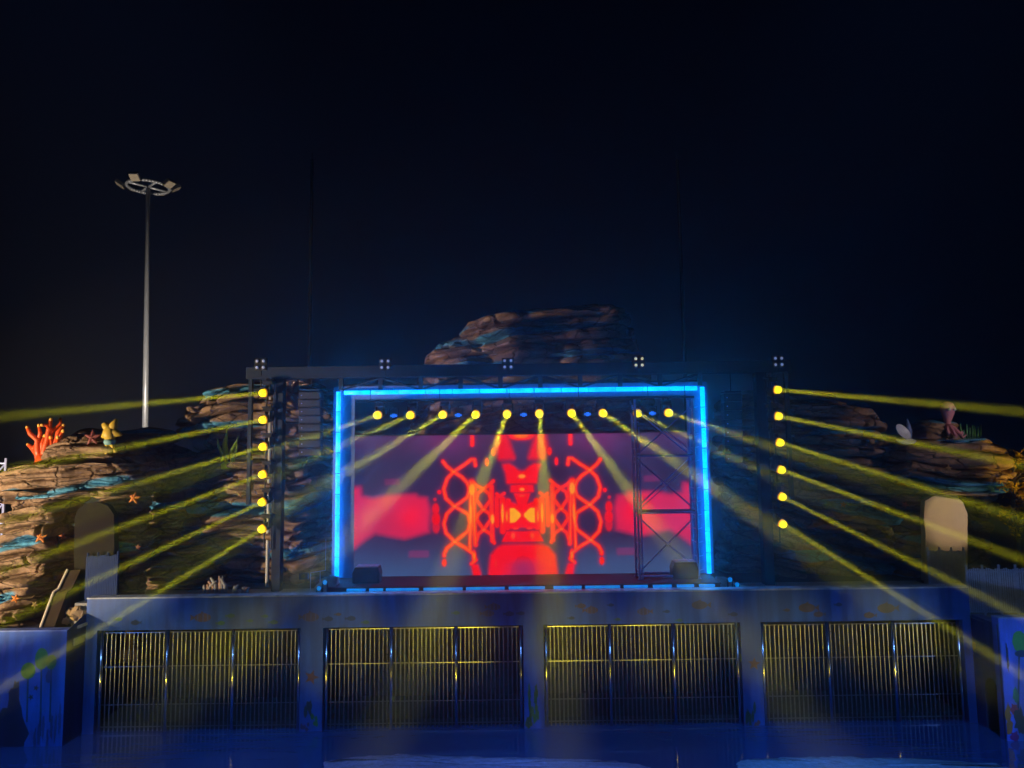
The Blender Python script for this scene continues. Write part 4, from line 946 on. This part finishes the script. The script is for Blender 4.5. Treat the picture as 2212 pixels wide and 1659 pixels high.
# coral
c0 = W(93, 1003, YA-.8)
u = (YA-.8)/F*1024/2212
t = thing('coral', 'bright orange branching coral figure on top of the left rock', 'coral', c0)
mc = mat('orange_coral', (.7, .085, .015), .4, noise=.2, nscale=10, bump=.3, bscale=25, emis=(1, .13, .01), estr=.05, sampling='NONE'); mt_ = mat('coral_tip', (.9, .45, .08), .4)  # faint emission puts the light on the coral into its material
brs = [[(-6, 0), (-14, -22), (-26, -34), (-37, -42)], [(-22, -32), (-24, -46)], [(-4, 0), (-12, -30), (-12, -52), (-28, -66), (-33, -78)], [(-12, -52), (-8, -66), (-10, -82)],
       [(0, 0), (2, -30), (8, -52), (10, -74), (14, -94)], [(8, -56), (14, -72), (28, -86), (24, -96)], [(4, 0), (18, -26), (26, -52), (28, -68), (38, -82)], [(26, -52), (36, -60), (42, -70)],
       [(-2, -20), (-4, -44), (2, -60)], [(10, -18), (20, -36), (18, -56)], [(14, -72), (8, -84), (4, -84)], [(18, -26), (32, -38), (36, -56)], [(2, -30), (-4, -52), (-2, -66)]]
m = MB(); m.lathe([(.36, -.1), (.33, 0), (.26, .2), (.24, .35), (.001, .42)], 14, c=c0); tips = MB()
for i, br in enumerate(brs):
    dy = random.uniform(-.25, .25); L = len(br)
    pts = [c0+Vector((x*u, dy*(k/(L-1)), -y*u)) for k, (x, y) in enumerate(br)]
    m.path(pts, [.15*(1-.55*k/(L-1)) if br[0][1] > -10 else .09*(1-.4*k/(L-1)) for k in range(L)], 8)
    e = pts[-1]; d = (pts[-1]-pts[-2]).normalized(); tips = MB(); tips.path([e-d*.03, e+d*.06, e+d*.1], [.068, .06, .02], 8); tips.build('tip', mt_, t, smooth=True)
m.build('branches', mc, t, smooth=True); 

# small yellow star figure
c0 = W(236, 978, YA-1.2); u = (YA-1.2)/F*1024/2212
t = thing('star_statue', 'upright yellow star shaped statue with blue shorts on the left arch', 'statue', c0)
my = mat('yellow_statue', (.62, .42, .05), .5, noise=.2, nscale=8); 
m = MB()
def Q(x, y, d=0): return c0+Vector((x*u, d, -y*u))
m.path([Q(0, -26), Q(-1, -38), Q(0, -50), Q(2, -58)], [.15, .27, .22, .12], 12)
m.path([Q(0, -46), Q(8, -60), Q(14, -72)], [.17, .15, .06], 10); m.path([Q(-1, -48), Q(-10, -58), Q(-15, -63)], [.17, .14, .09], 10)
m.path([Q(0, -42), Q(-10, -40), Q(-17, -33)], [.16, .11, .05], 10); m.path([Q(0, -44), Q(13, -42), Q(26, -37)], [.2, .16, .03], 10)
m.path([Q(-5, -18), Q(-6, -8), Q(-5, 0), Q(-7, 3)], [.09, .06, .05, .06], 8); m.path([Q(5, -18), Q(8, -10), Q(12, -3), Q(15, -2)], [.09, .06, .05, .05], 8)
m.build('body', my, t, smooth=True)
m = MB(); m.path([Q(0, -28), Q(0, -22), Q(0, -17)], [.2, .21, .17], 12); m.build('shorts', mat('blue_shorts', (.2, .4, .45), .6), t, smooth=True)

# round shell disc
c0 = W(433, 955, 30.6); u = 30.6/F*1024/2212
t = thing('shell', 'round plain grey shell disc in front of the left cliff', 'shell', c0)
m = MB(); m.lathe([(.001, .16), (.2, .13), (.33, .06), (.37, 0), (.33, -.05), (.001, -.08)], 28, sc3=(1, 1, 1)); m.v = [(c0.x+v[0], c0.y-v[2], c0.z+v[1]) for v in m.v]; m.build('disc', mat('grey_shell', (.22, .2, .2), .6), t, smooth=True)

# seaweed
c0 = W(489, 998, 29.7); u = 29.7/F*1024/2212
t = thing('seaweed', 'green upright seaweed figure on the ledge of the left cliff', 'plant figure', c0)
mg = mat('green_seaweed', (.4, .6, .06), .45, noise=.3, nscale=8)
for i, (x, h, b2, wd) in enumerate(((-10, 52, -12, 9), (-3, 72, 0, 13), (8, 56, 14, 10), (14, 44, 6, 6), (-6, 36, -4, 8))):
    m = MB(); vs = []; fs = []; N = 14
    for k in range(N+1):
        f = k/N; wv = math.sin(f*7+i)*2.2; hw_ = wd/2*math.sin(math.pi*min(1, f*.9+.12))**.7*(1-f*.25)+.2
        xx = x+b2*f*f+wv; 
        vs += [c0+Vector(((xx-hw_)*u, i*.05, h*f*u)), c0+Vector((xx*u, i*.05-.07, h*f*u)), c0+Vector(((xx+hw_)*u, i*.05, h*f*u)), c0+Vector((xx*u, i*.05+.04, h*f*u))]
    for k in range(N):
        for j in range(4): fs.append((k*4+j, (k+1)*4+j, (k+1)*4+(j+1) % 4, k*4+(j+1) % 4))
    fs += [(0, 1, 2, 3), (N*4+3, N*4+2, N*4+1, N*4)]
    m.add(vs, fs); m.build('blade', mg, t, smooth=True)
m = MB(); m.lathe([(.2, -.3), (.22, -.1), (.12, 0), (.001, .03)], 14, c=c0); m.build('base', M['rock'] if False else mg, t, smooth=True)

# small dim coral clump on the wall top behind
c0 = W(475, 1290, 28.2)
t = thing('coral_clump', 'low dim coral clump behind the wall top left of the stage', 'coral', (c0.x, c0.y, ZT-.35))
for k in range(16):
    x = c0.x+random.uniform(-.9, 1.1); h = .45*math.exp(-((x-c0.x)/.45)**2)+.3
    m = MB(); z = ZT-.36; m.path([(x, c0.y, z), (x+random.uniform(-.1, .1), c0.y, z+h*.6), (x+random.uniform(-.25, .25), c0.y+random.uniform(-.1, .1), z+h)], [.1, .08, .04], 7); m.build('branch', mat('clump', (.35, .22, .15), .6) if k % 3 == 0 else M['grey'], t, smooth=True)

# right-hand clam shell, octopus, spire
c0 = W(1950, 948, YF-1.7); 
t = thing('clam_shell', 'open pale blue clam shell figure on the right arch', 'shell', c0)
ms_ = mat('pale_shell', (.62, .66, .8), .4, noise=.12, nscale=8)
def dish(nrm, cc, r, name, mt):
    m = MB(); m.lathe([(.001, -.10), (r*.5, -.07), (r*.9, 0), (r, .06), (r*.93, .05), (r*.5, -.03), (.001, -.05)], 26, sc3=(1, .72, 1))
    q = Vector((0, 0, 1)).rotation_difference(Vector(nrm).normalized()).to_matrix(); m.v = [tuple(cc+q@Vector(v)) for v in m.v]; return m.build(name, mt, t, smooth=True)
dish((.45, -.85, .35), c0+Vector((0, 0, .28)), .42, 'upper_shell', ms_); dish((.0, -.35, .9), c0+Vector((.1, -.05, -.12)), .4, 'lower_shell', ms_)
c0 = W(1961, 925, YF-1.2); t = thing('blue_spire', 'small blue pointed spire behind the clam shell', 'figure', c0)
m = MB(); m.lathe([(.12, -.5), (.16, -.1), (.12, .1), (.05, .3), (.001, .42)], 10, c=c0); m.build('cone', mat('blue_spire', (.1, .16, .4), .5, noise=.3), t, smooth=True)
m = MB(); m.lathe([(.2, -.55), (.18, -.45)], 10, c=c0); m.build('collar', M['grey'], t)
c0 = W(2048, 935, YF-1.0); u = (YF-1)/F*1024/2212
t = thing('octopus', 'pink octopus figure with a round head standing on the right arch', 'octopus', c0)
mo = mat('pink_octopus', (.62, .26, .34), .45, noise=.15, nscale=6)
m = MB(); m.path([c0+Vector((x*u, 0, z*u)) for x, z in ((0, 8), (0, 20), (1, 30), (2, 42), (2, 54), (1, 62), (0, 67))], [.14, .12, .17, .25, .3, .24, .06], 16)
for i, (dx, dy, k1) in enumerate(((-22, .2, -4), (-14, -.5, 6), (-5, -.7, -2), (6, -.7, 0), (16, -.5, -5), (26, .1, 3), (12, .6, 0), (-12, .6, 0))):
    m.path([c0+Vector((0, 0, 16*u)), c0+Vector((dx*.4*u, dy*.4, 9*u)), c0+Vector((dx*.85*u, dy*.8, -4*u)), c0+Vector((dx*u, dy, (k1-6)*u)), c0+Vector((dx*1.35*u, dy*1.1, (k1)*u))], [.12, .1, .075, .06, .02], 8)
m.build('body', mo, t, smooth=True)
for sx in (-.09, .13):
    m = MB(); m.lathe([(.07*math.cos(a), .07*math.sin(a)) for a in [math.pi/2*i/5 for i in range(-5, 6)]], 12); e = c0+Vector((sx+.04, -.27, 50*u)); m.v = [tuple(e+Vector(v)) for v in m.v]; m.build('eye', mat('eye_white', (.7, .7, .7), .3), t, smooth=True)
c0 = W(2092, 940, YF-.6)
t = thing('green_coral', 'dark green branching coral figure right of the octopus', 'coral', c0)
m = MB()
for k in range(9):
    x = -.5+k*.14; h = .35+.35*abs(math.sin(k*1.7)); m.path([c0+Vector((x*.4, 0, -.35)), c0+Vector((x*.8, 0, h*.4-.3)), c0+Vector((x, random.uniform(-.1, .1), h-.2))], [.07, .05, .025], 6)
m.build('branches', mat('dark_green', (.03, .14, .09), .5), t, smooth=True)

# ------------------------------------------------------------------ fences and ramp
def picket(p, q, h, n, label, grp='picket fences beside the pool wall', post=3, lean=0):
    fm = M['fence'] if 'bluish' in label else M['fence2']
    p = Vector(p); q = Vector(q); t = thing('picket_fence', label, 'fence', p, grp); d = (q-p)
    m = MB()
    for k in range(n+1):
        b_ = p+d*(k/n); hh = h*(1+random.uniform(-.02, .02)); m.box((b_.x-.022, b_.y-.015, b_.z+.08), (b_.x+.022, b_.y+.015, b_.z+hh))
    m.build('pickets', fm, t)
    for z in (.12, h*.93):
        m = MB(); m.tube(p+Vector((0, .03, z)), q+Vector((0, .03, z)), .025, 6); m.build('rail', fm, t)
    for k in range(post+1):
        b_ = p+d*(k/post); m = MB(); m.tube(b_+Vector((0, .06, -.3)), b_+Vector((0, .06, h*1.08)), .04, 8); m.build('post', fm, t)
def bottom(x, y, Y): return W(x, y, Y)
u = 27.5/F*1024/2212
u = 26.6/F*1024/2212
picket(W(184, 1299, 26.6), W(250, 1296, 26.6), 93*u, 18, 'bluish picket fence standing in front of the left rock arch')
picket(W(2012, 1282, 27.6), W(2090, 1282, 27.6), 92*u, 20, 'dim picket fence in front of the tan panel at the right')
picket(W(2096, 1328, 26.3), W(2240, 1330, 25.6), 96*26/F*1024/2212, 30, 'nearer pale picket fence at the right edge above the mural wall', post=4)
m = MB(); m.box((W(2094, 1340, 26).x, 25.2, ZRT-.3), (32, 27.2, W(2150, 1332, 26).z)); props(m.build('walkway', M['grey']), 'concrete walkway behind the right mural wall', None, None, 'structure')
# ramp parapet left
m = MB()
A = [W(84, 1366, 25.7), W(116, 1280, 26.2), W(126, 1274, 26.3), W(146, 1232, 26.6)]
for i in range(3):
    p, q = A[i], A[i+1]; vs = [p, q, q+Vector((.42, .1, -.0)), p+Vector((.42, .1, 0)), p+Vector((0, 0, -3)), q+Vector((0, 0, -3)), q+Vector((.42, .1, -3)), p+Vector((.42, .1, -3))]
    m.add(vs, [(0, 3, 2, 1), (0, 1, 5, 4), (1, 2, 6, 5), (2, 3, 7, 6), (3, 0, 4, 7), (4, 5, 6, 7)])
props(m.build('ramp_wall', mat('ramp_brown', (.05, .034, .022), .9, spec=.1, noise=.3, nscale=3, bump=.3)), 'brown sloping parapet at the foot of the left rock', 'parapet')
m = MB()
for i in range(3): m.tube(A[i]+Vector((0, 0, .03)), A[i+1]+Vector((0, 0, .03)), .045, 8)
props(m.build('handrail', mat('pale_rail', (.6, .5, .38), .4)), 'pale handrail running down the sloping parapet', 'handrail')
# rubble between
t = thing('rock_pile', 'pile of dark broken stones between the parapet and the pool wall', 'rocks', W(160, 1340, 26.3))
for k in range(9):
    x, y = random.uniform(142, 182), random.uniform(1318, 1352); c = W(x, y, 26.1+random.uniform(0, .5)); r = random.uniform(.16, .34)
    m = MB(); pr = [(r*math.sin(a), r*.8*-math.cos(a)) for a in [math.pi*i/6 for i in range(7)]]; m.lathe(pr, 9, c=c)
    m.v = [tuple(Vector(v)+Vector((random.uniform(-.06, .06), random.uniform(-.06, .06), random.uniform(-.06, .06)))) for v in m.v]; m.build('stone', mat('rubble%d' % k, (.22+.02*k, .15+.012*k, .09), .7, bump=.5, bscale=8), t)
m = MB(); a = W(176, 1298, 26.7); b_ = W(189, 1346, 26.7); m.box((a.x, 26.3, b_.z), (XL+.0, 26.9, a.z)); props(m.build('concrete_block', mat('block', (.2, .2, .2), .7)), 'grey concrete block at the left end of the pool wall top', 'block')

# ------------------------------------------------------------------ high mast light
Yp = 62.0; c0 = W(320, 404, Yp); cb = W(313, 925, Yp); u = Yp/F*1024/2212
t = thing('high_mast_light', 'tall slim mast with a ring of unlit floodlights at the left', 'light mast', (c0.x, Yp, g0))
m = MB(); cb = W(313.5, 925, Yp); kx = (cb.x-c0.x)/(c0.z-cb.z); m.tube((c0.x+kx*(c0.z-g0), Yp, g0), (c0.x, Yp, c0.z), 6.6*u, 20, 4.4*u, caps=True); m.build('pole', M['pole'], t, smooth=True)
rr = 43*u
m = MB(); N = 40
for k in range(N):
    a, b_ = 2*math.pi*k/N, 2*math.pi*(k+1)/N; m.tube((c0.x+rr*math.cos(a), Yp+rr*math.sin(a), c0.z), (c0.x+rr*math.cos(b_), Yp+rr*math.sin(b_), c0.z), 3.2*u, 8)
m.build('ring', M['pole'], t, smooth=True)
for k in range(4):
    a = math.pi/2*k+.85; m = MB(); m.tube((c0.x, Yp, c0.z), (c0.x+rr*math.cos(a), Yp+rr*math.sin(a), c0.z), 2.6*u, 8); m.build('spoke', M['pole'], t, smooth=True)
for k, ang in enumerate((88, 150, 32, 195, 345, 270)):
    a = R(ang); ce = Vector((c0.x+rr*1.32*math.cos(a), Yp+rr*1.32*math.sin(a), c0.z+(6 if math.sin(a) > .3 else 0)*u)); out = Vector((math.cos(a), math.sin(a), -1.3 if ang != 88 else -1.0)).normalized()
    nf = Vector((-math.cos(a)*-.5, math.sin(a)*.6, -.8)).normalized()
    q = nf.to_track_quat('-Z', 'Y').to_matrix(); m = MB(); m.cbox((0, 0, .12), (22*u, 20*u, 8*u)); m.v = [tuple(ce+q@Vector(v)) for v in m.v]; h = m.build('floodlight', M['black'], t, bevel=.05)
    m = MB(); m.cbox((0, 0, .12-4.6*u), (19*u, 17*u, 1*u)); m.v = [tuple(ce+q@Vector(v)) for v in m.v]; m.build('glass', M['floodglass'], h, world=True)
    m = MB(); m.tube((c0.x+rr*math.cos(a), Yp+rr*math.sin(a), c0.z), ce, 1.5*u, 6); m.build('arm', M['pole'], t)
# barely visible far masts
for (x, lb) in ((671, 'left one of two faint thin dark masts rising behind the stage'), (1471, 'right one of two faint thin dark masts rising behind the stage')):
    b_ = W(x, 790, 48); tp = W(x, 345, 48); m = MB(); X = (b_.x+tp.x)/2; m.tube((X, 48, g0), (X, 48, tp.z), .15, 10, .11); m.tube((X, 48, tp.z), (X, 48, tp.z+.5), .03, 6)
    props(m.build('mast', mat('dark_mast', (.008, .011, .022), .9, spec=.1)), lb, 'mast', 'two faint masts behind the stage')

# left lattice tower, kiosk
t = thing('lattice_tower', 'pale blue metal lattice tower at the left edge of the picture', 'tower', (W(2, 1200, 29).x, 29, 0))
a = W(12, 990, 29); X = (W(12, 1000, 29).x+W(4, 1195, 29).x)/2
m = MB()
for dx in (0, -.7): m.tube((X+dx, 29, 0), (X+dx, 29, a.z), .06, 8)
m.build('legs', M['scaff'], t)
for k in range(7):
    z = a.z-.2-k*.8; m = MB(); m.tube((X-.7, 29, z), (X, 29, z), .04, 6); m.tube((X-.7, 29, z-.8), (X, 29, z), .035, 6); m.build('brace', M['scaff'], t)
t = thing('kiosk', 'small kiosk with a bright yellow band behind the left rock', 'kiosk', (W(8, 1260, 36).x, 36, g0))
m = MB(); a, b_ = W(-60, 1212, 36), W(21, 1208, 36); m.box((a.x, 36, g0), (b_.x, 38, a.z)); m.build('walls', mat('yellow_wall', (.4, .3, .03), .6), t)
m = MB(); m.box((a.x, 35.9, W(0, 1210, 36).z), (b_.x+.1, 38.1, W(0, 1199, 36).z)); m.build('fascia', mat('yellow_fascia', (.8, .55, .02), .5, emis=(1, .62, .0), estr=.8), t)
m = MB()
for k in range(9): m.box((b_.x-.1-k*.16, 36.2, W(0, 1199, 36).z), (b_.x-.04-k*.16, 36.25, W(0, 1190, 36).z))
m.build('roof_rail', M['truss'], t)

# yellow-leaved tree at right
c0 = W(2182, 1180, 29.3); zg = ZT-.76; t = thing('tree', 'tree with yellow lit leaves at the right edge of the picture', 'tree', (c0.x, 29.3, zg))
m = MB(); ends = []
tp = Vector((c0.x+.35, 29.3, zg)); m.path([tp, tp+Vector((.05, 0, 2)), tp+Vector((-.1, 0, 3.6)), tp+Vector((.1, .05, 4.8))], [.14, .11, .08, .04], 9)
for k in range(15):
    s0 = tp+Vector((0, 0, 2.2+k*.17)); e = s0+Vector((random.uniform(-1.0, 1.0), random.uniform(-.7, .7), random.uniform(.2, .8))); m.path([s0, (s0+e)/2+Vector((0, 0, .12)), e], [.04, .03, .012], 6); ends.append(e)
m.build('trunk', mat('bark', (.08, .06, .04), .8, bump=.4), t, smooth=True)
m = MB()
for e in ends:
    for k in range(70):
        p = e+Vector((random.gauss(0, .17), random.gauss(0, .2), random.gauss(0, .17))); a = Vector((random.gauss(0, 1), random.gauss(0, 1), random.gauss(0, 1))).normalized(); b_ = a.orthogonal().normalized(); s = random.uniform(.06, .12)
        m.add([p-a*s, p+b_*s*.5, p+a*s, p-b_*s*.5], [(0, 1, 2, 3)])
m.build('crown', mat('yellow_leaf', (.6, .4, .02), .5, noise=.4, nscale=3), t)
l = flood((25.5, 21.5, 6.0), (c0.x, 29.3, W(2190, 1010, 29.3).z), 5200, R(15), (1, .62, .08), 'amber floodlight aimed at the tree at the right edge')

# ------------------------------------------------------------------ haze
DENS = .0045
m = MB(); m.box((-75, -12, -1.5), (75, 150, 60)); hz = m.build('haze', [])
mh = bpy.data.materials.new('haze_air'); mh.use_nodes = True; nt = mh.node_tree; nt.nodes.remove(nt.nodes['Principled BSDF'])
pv = nt.nodes.new('ShaderNodeVolumePrincipled'); pv.inputs['Density'].default_value = DENS; pv.inputs['Color'].default_value = (.9, .93, 1, 1); pv.inputs['Anisotropy'].default_value = 0.8
nt.links.new(pv.outputs[0], nt.nodes['Material Output'].inputs['Volume']); hz.data.materials.append(mh)
props(hz, 'thin smoky night air lit by the stage beams', None, None, 'stuff')
